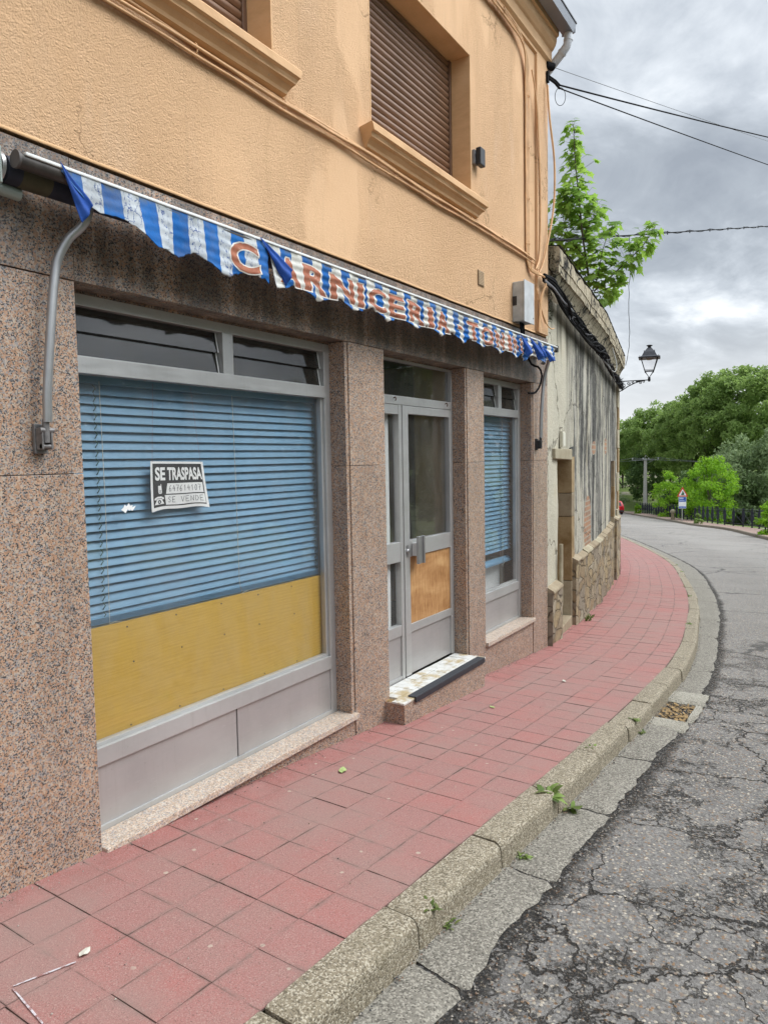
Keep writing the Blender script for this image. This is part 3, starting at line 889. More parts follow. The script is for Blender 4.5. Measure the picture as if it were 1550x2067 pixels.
# ------------------------------------------------------------------ text
_tc = {}
def text_mesh(body, bold=0., shear=0.):
    key = (body, bold, shear)
    if key not in _tc:
        cu = bpy.data.curves.new('lettering', 'FONT'); cu.body = body; cu.offset = bold; cu.shear = shear; cu.resolution_u = 4
        ob = link(bpy.data.objects.new('lettering', cu)); dg = bpy.context.evaluated_depsgraph_get(); dg.update()
        me = bpy.data.meshes.new_from_object(ob.evaluated_get(dg))
        bm = bmesh.new(); bm.from_mesh(me)
        bpy.data.objects.remove(ob); bpy.data.curves.remove(cu); bpy.data.meshes.remove(me)
        _tc[key] = bm
    return _tc[key].copy()
def text_fit(mb, body, bold, box, fn, cell=(.02, .02), mi=0, ref=None):
    """fit lettering into box (x0,x1,y0,y1), slice it into cells, map with fn(x,y)"""
    bm = text_mesh(body, bold)
    rb = text_mesh(body, ref) if ref is not None else bm
    xs = [v.co.x for v in rb.verts]; ys = [v.co.y for v in rb.verts]
    sx = (box[1]-box[0])/(max(xs)-min(xs)); sy = (box[3]-box[2])/(max(ys)-min(ys)); mx, my = min(xs), min(ys)
    for v in bm.verts: v.co = Vector((box[0]+(v.co.x-mx)*sx, box[2]+(v.co.y-my)*sy, 0))
    for ax, c in ((0, cell[0]), (1, cell[1])):
        lo = min(v.co[ax] for v in bm.verts); hi = max(v.co[ax] for v in bm.verts); k = math.floor(lo/c)+1
        while k*c < hi:
            pl = [0, 0, 0]; pl[ax] = k*c; no = [0, 0, 0]; no[ax] = 1
            bmesh.ops.bisect_plane(bm, geom=bm.verts[:]+bm.edges[:]+bm.faces[:], plane_co=pl, plane_no=no, dist=1e-6)
            k += 1
    bm.verts.index_update()
    mb.add([fn(v.co.x, v.co.y) for v in bm.verts], [[v.index for v in f.verts] for f in bm.faces], mi, True)
    bm.free()
    if rb is not bm: rb.free()

# ------------------------------------------------------------------ shop building
SHOP = thing('shop_building', 'orange rendered shop building with pink granite ground floor and aluminium shopfront', 'building', (4.2, .2, g(4.2)))
XE = 6.92
def shop_walls():
    rnd = random.Random(1)
    mb = MB()
    def slab(x0, x1, z0, z1, y=0., d=.03, gap=.0015):
        nonlocal mb
        mb.box(x0+gap, x1-gap, y+rnd.uniform(-.0012, .0012), y+d, z0+gap, z1-gap)
    J = 1.468
    # left pier
    for a, b in ((-6, -3.2), (-3.2, -1.2), (-1.2, .5), (.5, 1.71)):
        slab(a, b, g(a)-.3 if a > -4 else -.2, J); slab(a, b, J, 2.208)
    for a, b in ((g(1.7)-.3, J), (J, 2.208)): slab(1.69, 1.712, a, b, .0305, .115)
    mb.build('granite_pier', GRANITE, SHOP, .0015)
    # piers between the openings: return edge + face slab
    for (x0, xr, x1) in ((3.475, 3.508, 3.9), (5.08, 5.108, 5.42), (6.505, 6.53, XE)):
        z0 = g(x1)-.3; mb = MB()
        for a, b in ((z0, J), (J, 2.208)):
            slab(xr, x1, a, b, -.003)
            slab(x0, xr, a, b, .006, .14)
        if x0 < 6: 
            for a, b in ((z0, J), (J, 2.208)): slab(x1-.004, x1+.02, a, b, .03, .115)
        mb.build('granite_pier', GRANITE, SHOP, .0015)
    # plinths under the windows
    for a, b in ((1.71, 3.475), (5.42, 6.505)):
        mb = MB(); slab(a, b, g(b)-.3, -.095, .004); mb.build('granite_plinth', GRANITE, SHOP, .0015)
    mb = MB(); rnd.seed(2)
    for a, b in ((-6, -3.2), (-3.2, -1.2), (-1.2, .5), (.5, 1.708), (1.708, 3.725), (3.725, 5.8), (5.8, XE)):
        slab(a, b, 2.208, 2.668, -.004)
    # soffits of the openings
    for a, b in ((1.71, 3.475), (3.9, 5.08), (5.42, 6.505)):
        mb.box(a, b, .027, .16, 2.2085, 2.235)
        mb.box(a+.002, b-.002, .12, .16, 2.196, 2.2085)
    mb.build('granite_lintel', GRANITE_LINTEL, SHOP, .0015)
    # dark core behind the cladding
    mb = MB()
    for a, b, z0, z1 in ((-6, 1.685, -1.2, 2.2), (3.5, 3.878, -1.2, 2.2), (5.1, 5.398, -1.2, 2.2), (6.53, XE-.01, -1.4, 2.2), (-6, XE-.01, 2.236, 2.66), (1.72, 3.47, -.9, -.11), (5.41, 6.5, -.9, -.11), (3.87, 5.09, -.9, -.12)):
        mb.box(a, b, .0275, .30, z0, z1)
    mb.build('masonry_core', plain('mortar_dark', (.10, .085, .07), .95), SHOP)
    # upper wall with window openings
    mb = MB(); Y0, Y1 = -.008, .30
    A, B = (1.47, 2.90), (3.79, 5.21); ZS, ZT = 3.50, 4.61; ZC = 5.22
    def wb(x0, x1, z0, z1): mb.box(x0, x1, Y0, Y1, z0, z1)
    wb(-6, 6.855, 2.69, ZS); wb(-6, 6.855, ZT, ZC+.6)
    wb(-6, A[0], ZS, ZT); wb(A[1], B[0], ZS, ZT); wb(B[1], 6.855, ZS, ZT)
    mb.box(6.58, 6.862, -.032, -.009, 2.69, 5.235)          # corner pilaster
    mb.build('rendered_upper_wall', STUCCO, SHOP)
    # rounded lower lip of the render
    mb = MB(); N = 150
    def lip(a, b):
        x = -6+12.86*a; an = PI*(1-b)-PI/2
        r = .003+.002*mnoise.noise(Vector((x*6, 0, 0)))
        return (x, -.010-r*1.1*math.cos(an)*.9, 2.684+.007*math.sin(an)+.004*mnoise.noise(Vector((x*4, 1, 0))))
    mb.grid(lip, N*2, 6); mb.build('render_lip', smooth_orange('lip_paint', 1.08), SHOP)
    # side and back walls, floor, ceiling of the house
    mb = MB()
    mb.box(6.70, 6.853, .301, 8, 2.2, 5.8); mb.box(6.70, 6.9, .301, 8, -1.5, 2.2); mb.box(-6, -5.8, .301, 8, -1.5, 5.8); mb.box(-5.8, 6.70, 7.8, 8, -1.5, 5.8)
    mb.build('outer_wall', STUCCO, SHOP)
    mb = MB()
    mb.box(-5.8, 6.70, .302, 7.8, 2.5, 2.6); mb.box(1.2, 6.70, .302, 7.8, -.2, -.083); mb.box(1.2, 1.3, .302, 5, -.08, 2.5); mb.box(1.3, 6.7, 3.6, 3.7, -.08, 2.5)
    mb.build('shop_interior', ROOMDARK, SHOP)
    mb = MB(); mb.box(5.072, 5.094, .172, .46, -.08, 2.45); mb.build('interior_partition', STUB_OCHRE, SHOP)  # added stub wall, its ochre imitates yellowish reflection and interior in the door glass
shop_walls()

def shop_window(x0, x1, lights, name_board=False):
    """aluminium shop window; x0 hidden behind the pier"""
    F0, F1 = .118, .168
    mb = MB()
    xs = x1-.06
    mb.box(x0, x0+.05, F0, F1, -.068, 2.196); mb.box(xs, x1, F0, F1, -.068, 2.196)
    mb.box(x0+.05, xs, F0+.002, F1, 2.150, 2.196)                      # head
    mb.box(x0+.05, xs, F0-.004, F1, 1.876, 1.946)                      # transom
    mb.box(x0+.05, xs, F0-.004, F1, .222, .302)                        # rail
    mb.box(x0+.05, xs, F0, F1, -.068, -.038)                           # foot
    mid = x0+(x1-x0)*lights
    mb.box(mid-.036, mid+.036, F0, F1, 1.946, 2.150)
    # inner glazing beads
    mb.box(xs-.018, xs, F0+.018, F1, .302, 1.876); mb.box(x0+.05, xs-.018, F0+.018, F1, .302, .318)
    fr = mb.build('shop_window', ALU, SHOP, .002)
    mb = MB(); mb.box(x0+.05, xs-.018, .150, .155, .31, 1.88); mb.build('pane', GLASS, fr)
    for (a, b) in ((x0+.05, mid-.036), (mid+.036, xs)):
        for k in range(2):                                             # two tilting glass louvres in each light
            z0 = 1.950+k*.100; mb = MB()
            p = [(.140, z0), (.1445, z0), (.1625, z0+.108), (.158, z0+.108)]
            mb.prism(p, lambda y, z, a=a: (a+.004, y, z), lambda y, z, b=b: (b-.016, y, z)); mb.build('glass_louvre', DIRTYGLASS, fr)
        mb = MB()
        for k in range(2): mb.obox((b-.010, .143+.009, 1.950+k*.1+.05), (.004, 0, 0), (0, .003, 0), (0, .009, .05))
        mb.build('louvre_clip', WHITEPAINT, fr)
    if x1-x0 > 1.2:
        mx = 2.618
        for a, b in ((x0+.05, mx-.003), (mx+.003, xs)):
            mb = MB(); mb.box(a, b, .128, .14, -.038, .222); mb.build('kick_panel', ALU_PANEL, fr, .0015)
        mb = MB(); mb.box(mx+.003, mx+.045, .1245, .1279, -.037, .221); mb.build('cover_strip', ALU_PANEL, fr, .001)
    else:
        mb = MB(); mb.box(x0+.05, xs, .128, .14, -.038, .222); mb.build('kick_panel', ALU_PANEL, fr, .0015)
    # granite sill
    a, b = (1.714, 3.515) if x1 < 4 else (5.424, 6.525)
    mb = MB(); mb.box(a, b, -.028, .117, -.094, -.060); mb.build('window_sill', GRANITE_SILL, fr, .003)
    return fr
W1 = shop_window(1.70, 3.484, .525)
W2 = shop_window(5.38, 6.508, .572)

def door():
    F0, F1 = .118, .168
    mb = MB(); zb = -.083
    mb.box(3.86, 3.93, F0, F1, zb, 2.196); mb.box(5.066, 5.112, F0, F1, zb, 2.196)
    mb.box(3.93, 5.066, F0, F1, 2.196-.012, 2.196); mb.box(3.93, 5.066, F0-.003, F1, 1.884, 1.944)
    mb.box(4.268, 4.308, F0, F1, zb, 1.884)
    for z0, z1 in ((1.816, 1.884), (.775, .916), (.24, .318), (zb, zb+.03)): mb.box(3.93, 4.268, F0+.002, F1, z0, z1)
    fr = mb.build('shop_door', ALU, SHOP, .002)
    for z0, z1 in ((.318, .775), (.916, 1.816)):
        mb = MB(); mb.box(3.93, 4.268, .150, .155, z0, z1); mb.build('sidelight_pane', GLASS, fr)
    mb = MB(); mb.box(3.93, 4.268, .13, .142, zb+.03, .24); mb.build('kick_panel', ALU_PANEL, fr)
    mb = MB(); mb.box(3.93, 5.066, .148, .154, 1.944, 2.184); mb.build('fanlight_pane', GLASS, fr)
    # the leaf
    L0 = F0-.006
    mb = MB()
    mb.box(4.312, 4.388, L0, F1-.01, zb+.012, 1.880); mb.box(5.020, 5.064, L0, F1-.01, zb+.012, 1.880)
    for z0, z1 in ((1.824, 1.880), (.796, .914), (.242, .302)): mb.box(4.388, 5.020, L0+.001, F1-.01, z0, z1)
    mb.build('door_leaf', ALU, fr, .0025)
    mb = MB(); mb.box(4.388, 5.020, .146, .151, .914, 1.824); mb.build('door_pane', GLASS, fr)
    mb = MB(); mb.box(4.388, 5.020, .124, .134, .302, .796); mb.build('plywood_panel', PLY, fr)
    mb = MB(); mb.box(4.388, 5.020, .126, .136, zb+.014, .242); mb.build('kick_panel', ALU_PANEL, fr)
    mb = MB(); mb.box(4.410, 4.510, .062, .1115, .80, .895); mb.build('handle_mount', WHITEPAINT, fr, .005)
    mb = MB()
    mb.box(4.395, 4.412, .040, .064, .745, .945); mb.box(4.468, 4.485, .040, .064, .745, .945); mb.box(4.412, 4.468, .052, .061, .745, .945)
    mb.build('pull_handle', STEEL, fr, .003)
    mb = MB(); mb.lathe([(0, 0), (.017, 0), (.017, .014), (.008, .016), (0, .016)], (0, 0, 0), 12)
    mb.v = [(4.345+x, L0-z, .842+y) for x, y, z in mb.v]
    mb.box(4.333, 4.357, L0-.004, L0-.0005, .80, .885); mb.build('lock', STEEL, fr)
    for x in (4.20, 4.96):
        mb = MB(); mb.tube([(x, F0-.002, 1.925), (x, F0-.02, 1.93), (x-.004, F0-.026, 1.915), (x-.003, F0-.02, 1.905)], .004, 6); mb.build('hook', plain('rusty_iron', (.12, .06, .035), .8), fr)
door()

def step():
    ST = -.078; t0 = 3.83; t1 = 5.085
    mb = MB()
    mb.box(t0+.012, t1-.008, -.150, .03, g(5.1)-.2, ST-.014)
    fr = mb.build('doorstep', GRANITE, SHOP, .003)
    mb = MB(); rnd = random.Random(9)
    rows = ((-.155, -.062), (-.058, .034), (.038, .112))
    for r, (y0, y1) in enumerate(rows):
        x = t0 if r < 1 else 3.905; e = t1 if r < 1 else 5.075; k = 0
        if r == 0:
            mb.box(t0, t0+.125, y0, y1, ST-.0135, ST+rnd.uniform(-.001, .001)); x = t0+.128
        while x < e-.02:
            w = min(rnd.choice((.2, .2, .2, .13)), e-x); mb.box(x, x+w-.004, y0, y1, ST-.0135, ST+rnd.uniform(-.0015, .0015)); x += w
    tm = MT('white_marble_tile', .45, 0, .4); c = tm.co()
    n = tm.noise(c, 7, 6, .7); n2 = tm.noise(c, 19, 6, .7)
    col = tm.ramp(n2, [(.3, (.52, .51, .47)), (.6, (.70, .70, .67))])
    col = tm.mix(tm.math('MULTIPLY', tm.smooth(n, .47, .62), .85), col, (.42, .31, .14))
    col = tm.mix(tm.math('MULTIPLY', tm.smooth(tm.noise(c, 33, 5, .7), .62, .7), .6), col, (.14, .12, .09))
    tm.set(base=col)
    mb.build('step_tile', tm.m, fr, .002)
    mb = MB(); mb.box(t0+.02, t1-.015, -.14, .11, ST-.02, ST-.012); mb.build('tile_bed', plain('rusty_grout', (.26, .17, .07), .95, 0, .4, 30), fr)
    mb = MB(); prof = [(-.168, ST-.03), (-.168, ST+.005), (-.165, ST+.010)]
    for k in range(5): prof += [(-.158+k*.010, ST+.010), (-.156+k*.010, ST+.007), (-.152+k*.010, ST+.007), (-.150+k*.010, ST+.010)]
    prof += [(-.106, ST+.010), (-.104, ST+.002), (-.1575, ST+.002), (-.1575, ST-.03)]
    mb.prism(prof, lambda y, z: (t0+.135, y, z), lambda y, z: (t1-.045, y, z)); mb.build('step_nosing', BLACKRUB, fr)
step()

def upper_window(x0, x1):
    ZS, ZT = 3.50, 4.61
    mb = MB()                                      # smooth painted reveal
    d0, d1 = -.0095, .19
    mb.box(x1-.012, x1-.0005, d0, d1, ZS+.03, ZT-.0005); mb.box(x0+.0005, x0+.012, d0, d1, ZS+.03, ZT-.0005); mb.box(x0+.012, x1-.012, d0, d1, ZT-.012, ZT-.0005)
    fr = mb.build('upper_window', ORANGE, SHOP, .002)
    mb = MB(); mb.box(x1-.045, x1-.0125, .150, .19, ZS+.04, ZT-.013); mb.build('shutter_guide', SHUTTER_FRAME, fr, .003)
    mb = MB(); mb.box(x0+.0125, x0+.045, .150, .19, ZS+.04, ZT-.013); mb.build('shutter_guide', SHUTTER_FRAME, fr, .003)
    mb = MB(); n = 22; p = (ZT-ZS-.05)/n; prof = []
    for k in range(n):
        z = ZS+.04+k*p
        prof += [(.1755, z), (.168, z+.003)] + [(.168-.010*math.sin(PI*(j/6)), z+.004+(p-.008)*j/6) for j in range(1, 6)] + [(.168, z+p-.004), (.1755, z+p-.001)]
    N = len(prof); vs = [(x0+.046, y, z) for y, z in prof]+[(x1-.046, y, z) for y, z in prof]
    mb.add(vs, [(i, i+1, N+i+1, N+i) for i in range(N-1)], 0, False)
    mb.box(x0+.046, x1-.046, .177, .19, ZS+.04, ZT-.02)
    mb.build('roller_shutter', SHUTTER, fr)
    # moulded sill
    prof = [(.155, 3.552), (-.104, 3.512), (-.108, 3.505), (-.108, 3.468), (-.090, 3.462), (-.082, 3.448), (-.082, 3.440), (-.062, 3.432), (-.040, 3.412), (-.036, 3.396), (-.009, 3.385), (-.009, 3.5), (.155, 3.5)]
    mb = MB(); N = 40; a, b = x0-.13, x1+.115; rows = []
    for i in range(N+1):
        x = a+(b-a)*i/N; row = []
        for (y, z) in prof:
            k = max(0, min(1, (3.512-z)/.13)); ins = .055*k*(1 if y < -.02 else 1)
            xx = min(max(x, a+ins), b-ins) if y < -.009 else min(max(x, x0+.013), x1-.013) if y > 0 else min(max(x, a+ins), b-ins)
            w = .004*mnoise.noise(Vector((x*9, y*30, z*30)))
            row.append((xx, y+(w if y < -.05 else 0), z+(w*.8 if -.12 < y < -.05 else 0)))
        rows.append(row)
    m = len(prof); vs = [q for r in rows for q in r]
    mb.add(vs, [(i*m+j, (i+1)*m+j, (i+1)*m+(j+1) % m, i*m+(j+1) % m) for i in range(N) for j in range(m)]+[tuple(range(m)), tuple(N*m+j for j in range(m))[::-1]])
    mb.build('window_sill', ORANGE, fr)
upper_window(1.47, 2.90); upper_window(3.79, 5.21)

def eaves():
    # moulded cornice
    prof = [(-.008, 5.225), (-.03, 5.235), (-.03, 5.262), (-.058, 5.285), (-.058, 5.375), (-.075, 5.39), (-.098, 5.425), (-.108, 5.46), (-.108, 5.49), (-.128, 5.5), (-.135, 5.56), (.0, 5.6), (.0, 5.225)]
    mb = MB(); mb.prism(prof, lambda y, z: (-6, y, z), lambda y, z: (6.905, y, z)); co = mb.build('cornice', ORANGE, SHOP)
    mb = MB(); prof = [(-.13, 5.575), (-.15, 5.53), (-.245, 5.53), (-.262, 5.60), (-.268, 5.60), (-.252, 5.522), (-.146, 5.522), (-.122, 5.57)]
    mb.prism(prof, lambda y, z: (-6, y, z), lambda y, z: (6.985, y, z)); mb.box(6.982, 6.986, -.262, -.13, 5.527, 5.60); mb.build('roof_gutter', ZINC, SHOP)
    mb = MB()
    mb.tube([(6.95, -.205, 5.525), (6.95, -.203, 5.45), (6.95, -.185, 5.405), (6.955, -.11, 5.335), (6.96, .0, 5.24), (6.96, .09, 5.16), (6.96, .13, 5.05), (6.96, .13, 3.4)], .04, 14)
    for p, q in (((6.95, -.204, 5.47), (6.95, -.203, 5.455)), ((6.953, -.15, 5.372), (6.954, -.135, 5.358))): mb.tube([p, q], .045, 14)
    mb.build('downpipe', PVC, SHOP)
    mb = MB(); mb.add([(-6, -.25, 5.606), (6.99, -.25, 5.606), (6.99, 4, 7.2), (-6, 4, 7.2), (-6, -.25, 5.63), (6.99, -.25, 5.63), (6.99, 4, 7.23), (-6, 4, 7.23)], [(0, 3, 2, 1), (4, 5, 6, 7), (0, 1, 5, 4), (1, 2, 6, 5), (2, 3, 7, 6), (3, 0, 4, 7)])
    mb.box(-6, 6.995, -.275, -.24, 5.606, 5.618)
    rf = mb.build('roof', DARK, SHOP)
    mb = MB()
    for k in range(30):
        x = 6.93-k*.21; 
        pr = [(.085*math.cos(a), .055*math.sin(a)) for a in [PI*i/8 for i in range(9)]]+[(.07*math.cos(a), .04*math.sin(a)) for a in [PI*i/8 for i in range(8, -1, -1)]]
        mb.prism(pr, lambda u, w, x=x: (x+u, -.17, 5.665+w), lambda u, w, x=x: (x+u, .5, 5.92+w))
    mb.build('roof_tiles', ROOFTILE, rf)
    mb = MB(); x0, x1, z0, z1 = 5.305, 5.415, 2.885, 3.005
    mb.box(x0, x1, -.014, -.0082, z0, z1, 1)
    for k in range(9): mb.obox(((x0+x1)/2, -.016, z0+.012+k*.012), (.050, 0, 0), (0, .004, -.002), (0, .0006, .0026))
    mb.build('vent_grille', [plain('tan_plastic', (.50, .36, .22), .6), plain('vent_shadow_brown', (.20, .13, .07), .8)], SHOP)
eaves()

# ------------------------------------------------------------------ things inside the shopfront
def blind(x0, x1, ztop, zbot, y, label, lift=False, cords=()):
    t = thing('venetian_blind', label, 'blind', ((x0+x1)/2, y, zbot))
    pitch = .0392; n = int((ztop-zbot)/pitch); rnd = random.Random(int(x0*10))
    sl = MB()
    def slat(z, tilt, x0=x0, x1=x1, dz=0.):
        # curved blade hanging nearly closed, lower edge outwards
        m = 6; vs = []
        for xi in range(9):
            x = x0+(x1-x0)*xi/8; sag = dz*xi/8-.0012*math.sin(PI*xi/8)
            for j in range(m+1):
                a = (j/m-.5)*.060; c = .0035*(1-(2*j/m-1)**2)
                vs.append((x, y+a*math.cos(tilt)-c*math.sin(tilt), z+a*math.sin(tilt)+sag))
        w = m+1
        sl.add(vs, [(i*w+j, (i+1)*w+j, (i+1)*w+j+1, i*w+j+1) for i in range(8) for j in range(m)], 0, True)
    for k in range(n): slat(ztop-.02-k*pitch, R(60)+rnd.uniform(-.06, .06), dz=rnd.uniform(-.002, .002))
    if lift:
        for q in range(5): slat(zbot-.085+q*.004, R(30), dz=-.0)
    else:
        for q in range(5): slat(zbot+.004+q*.006, R(14))
    sl.build('slats', BLUESLAT, t)
    mb = MB(); mb.box(x0, x1, y-.02, y+.02, ztop, ztop+.035); mb.build('headrail', BLUESLAT, t, .002)
    zb = zbot-.09 if lift else zbot-.012
    mb = MB(); mb.box(x0, x1, y-.014, y+.014, zb-.012, zb+.004); mb.build('bottom_rail', plain('grey_blind_rail', (.30, .36, .38), .5), t, .003)
    for cx in cords:
        mb = MB(); mb.tube([(cx, y-.03, ztop+.01), (cx+.002, y-.031, (ztop+zbot)/2), (cx, y-.026, zb)], .0016, 5)
        mb.tube([(cx, y-.026, zb), (cx+.03, y-.03, zb+.006), (cx+.055, y-.028, zb-.004), (cx+.03, y-.03, zb-.012), (cx-.01, y-.028, zb-.03), (cx+.02, y-.028, zb-.05)], .0016, 5)
        mb.build('lift_cord', CORD, t)
        mb = MB()
        for k in range(n):
            z = ztop-.02-k*pitch; mb.tube([(cx-.02, y-.010, z+.016), (cx-.017, y-.0255, z), (cx-.02, y-.012, z-.018)], .0022, 5, 0, False)
        mb.build('ladder_cord', GREENCORD, t)
    return t
blind(1.72, 3.56, 1.848, .815, .215, 'wide blue venetian blind lowered behind the big shop window', False, (1.93, 3.42))
blind(5.40, 6.47, 1.84, .60, .225, 'narrow blue venetian blind hanging above bare glass in the small window', True, (6.25,))
mb = MB(); mb.tube([(2.72, .185, 1.85), (2.725, .184, 1.4), (2.73, .186, .86), (2.75, .187, .80), (2.79, .186, .812)], .0016, 5)
props(mb.build('pull_cord', CORD, base=(2.72, .185, .8)), 'thin pale pull cord hanging in front of the wide blue blind', 'cord')

mb = MB(); mb.box(1.72, 3.445, .178, .19, .24, .800)
yb = mb.build('wood_board', YELLOWBOARD, base=(2.5, .18, .24), label='yellow wood grain board closing the lower part of the big shop window', cat='board')
mb = MB(); mb.tube([(0, 0, 0), (0, -.002, 0)], .004, 8); nail0 = mb.build('nail', DARK); rnd = random.Random(4)
for i, (z, k) in enumerate([(z, k) for z in (.775, .61, .325) for k in range(6)]):
    o = nail0 if i == 0 else link(nail0.copy())
    o.parent = yb; o.location = Vector((2.02+k*.285+rnd.uniform(-.02, .02), .1778, z))-Vector((2.5, .18, .24))

# notice hung inside the glass
def notice():
    Y = .168
    c = [Vector((2.168, Y, 1.513)), Vector((2.485, Y, 1.507)), Vector((2.512, Y, 1.279)), Vector((2.157, Y, 1.278))]
    base = (2.33, Y, 1.28)
    t = thing('paper_notice', 'black and white SE TRASPASA paper notice hanging on threads behind the glass', 'notice', base)
    def S(a, b, o=0.):     # a across, b downwards
        top = c[0].lerp(c[1], a); bot = c[3].lerp(c[2], a); p = top.lerp(bot, b)
        w = .014*math.sin(a*PI*2+.5)*b**1.5
        lift = .011*b**3*math.sin(PI*a)+.004*b**3*math.sin(PI*3*a)
        curl = .010*b*b*math.cos(a*PI*2)
        return Vector((p.x-.012*math.sin(b*PI)*(a < .1)*0, p.y-curl-o, p.z+lift))
    mb = MB(); mb.grid(lambda i, j: S(i, j), 28, 22); mb.build('paper', PAPER, t)
    def rect(mb, a0, a1, b0, b1, o, cut=0., mi=0): mb.grid(lambda i, j: S(a0+(a1-a0)*i+cut*(j-.5)*-1*(1-i), b0+(b1-b0)*j, o), 20, 10, mi)
    mb = MB(); rect(mb, .035, .955, .045, .93, .0008); mb.build('printed_field', INK, t)
    mb = MB(); rect(mb, .275, .935, .445, .665, .0014, .03); rect(mb, .245, .945, .69, .905, .0014, -.02); mb.build('writing_panel', PAPER, t)
    fn = lambda o: (lambda x, y: S(x, 1-y, o))
    mb = MB()
    text_fit(mb, 'SE', .035, (.075, .255, 1-.385, 1-.115), fn(.0016), (.03, .03)); text_fit(mb, 'TRASPASA', .035, (.295, .945, 1-.385, 1-.115), fn(.0016), (.03, .03))
    # telephone sign
    def poly(mb, pts): mb.add([S(x, y, .0016) for x, y in pts], [tuple(range(len(pts)))])
    cx, cy = .135, .79
    poly(mb, [(cx-.088, cy-.02), (cx-.075, cy-.055), (cx-.03, cy-.078), (cx+.03, cy-.078), (cx+.075, cy-.055), (cx+.088, cy-.02), (cx+.05, cy-.008), (cx+.045, cy-.04), (cx-.045, cy-.04), (cx-.05, cy-.008)])
    poly(mb, [(cx-.038, cy-.03), (cx+.038, cy-.03), (cx+.085, cy+.085), (cx-.085, cy+.085)])
    # mobile phone sign
    mx, my = .15, .565
    poly(mb, [(mx-.028, my-.075), (mx+.015, my-.075), (mx+.018, my-.11), (mx+.026, my-.11), (mx+.030, my-.07), (mx+.036, my+.06), (mx+.026, my+.09), (mx-.018, my+.09), (mx-.028, my+.05)])
    mb.build('white_lettering', PAPER, t)
    mb = MB()
    def strokes(paths, x0, y0, w, h):
        for pth in paths:
            mb.tube([S(x0+px*w, y0+(1-py)*h, .0022) for px, py in pth], .0013, 4)
    D = {'6': [[(.8, 1), (.3, .7), (.05, .3), (.3, 0), (.75, .1), (.75, .42), (.35, .45), (.1, .3)]], '4': [[(.55, 1), (.1, .4), (.9, .45)], [(.75, .75), (.65, 0)]],
         '7': [[(.05, 1), (.9, 1), (.4, 0)], [(.25, .5), (.8, .55)]], '1': [[(.25, .7), (.6, 1), (.5, 0)]], '0': [[(.5, 1), (.15, .6), (.2, .1), (.55, 0), (.85, .4), (.8, .85), (.5, 1)]],
         'S': [[(.85, .9), (.45, 1), (.1, .75), (.5, .5), (.9, .25), (.5, 0), (.1, .1)]], 'E': [[(.9, 1), (.1, 1), (.1, 0), (.9, 0)], [(.1, .5), (.75, .52)]], 'V': [[(.05, 1), (.45, 0), (.95, 1)]],
         'N': [[(.1, 0), (.12, 1), (.85, 0), (.88, 1)]], 'D': [[(.1, 0), (.1, 1), (.7, .85), (.9, .45), (.6, .05), (.1, 0)]]}
    for i, ch in enumerate('647614107'): strokes(D[ch], .315+i*.066, .485, .05, .13)
    mb.build('phone_number', PEN, t); mb = MB()
    for i, ch in enumerate('SE VENDE'):
        if ch != ' ': strokes(D[ch], .29+i*.08, .73, .062, .12)
    mb.build('handwriting', PEN, t); mb = MB()
    # details on the two phone signs
    for a in range(3): mb.tube([S(mx-.012, my+.02+a*.022, .0022), S(mx+.020, my+.02+a*.022, .0022)], .001, 4)
    mb.tube([S(cx+.022*math.cos(q), cy+.035+.03*math.sin(q), .0022) for q in [i*PI/5 for i in range(11)]], .003, 4)
    mb.build('sign_detail', PEN, t)
    for a, x in ((.03, 2.205), (.95, 2.43)):
        mb = MB(); mb.tube([S(a, .02, .001), Vector((x, .175, 1.87))], .0008, 4); mb.build('thread', plain('reddish_thread', (.25, .13, .12), .9), t)
notice()
mb = MB()
pts = [(0, .012), (.012, .02), (.02, .034), (.03, .026), (.042, .04), (.048, .028), (.062, .030), (.058, .02), (.078, .026), (.068, .012), (.058, .004), (.050, .010), (.044, .006), (.034, .012), (.022, -.004), (.014, .004)]
mb.add([(1.985+x, .1492, 1.29+z) for x, z in pts]+[(1.985+x, .1497, 1.29+z) for x, z in pts], [tuple(range(16)), tuple(range(31, 15, -1))])
mb.build('paper_scrap', PAPER, base=(2.02, .149, 1.29), label='torn white sticker remnant stuck to the big shop window glass', cat='sticker')

mb = MB()
mb.grid(lambda a, b: (3.93+.30*a, .195+.022*math.sin(a*11+b*1.5)*(.5+.5*b), 1.86-1.92*b), 30, 12)
mb.build('white_curtain', plain('white_curtain', (.66, .68, .66), .9, 0, .06), base=(4, .2, -.05), label='white curtain hanging inside the sidelight of the shop door', cat='curtain')
mb = MB(); mb.box(5.9, 6.43, .31, .60, -.082, .50); mb.box(5.89, 6.435, .30, .61, .5, .53)
mb.build('white_counter', WHITEPAINT, base=(6.1, .45, -.08), bevel=.004, label='white counter standing inside behind the small window', cat='counter')
mb = MB(); mb.box(6.445, 6.69, .31, .7, -.082, .92); mb.box(6.455, 6.68, .300, .3095, -.02, .42); mb.box(6.455, 6.68, .300, .3095, .46, .9)
mb.build('wooden_cupboard', plain('brown_cupboard', (.17, .115, .05), .6, 0, .25, 5), base=(6.57, .5, -.08), bevel=.003, label='brown wooden cupboard inside, right of the white counter', cat='cupboard')

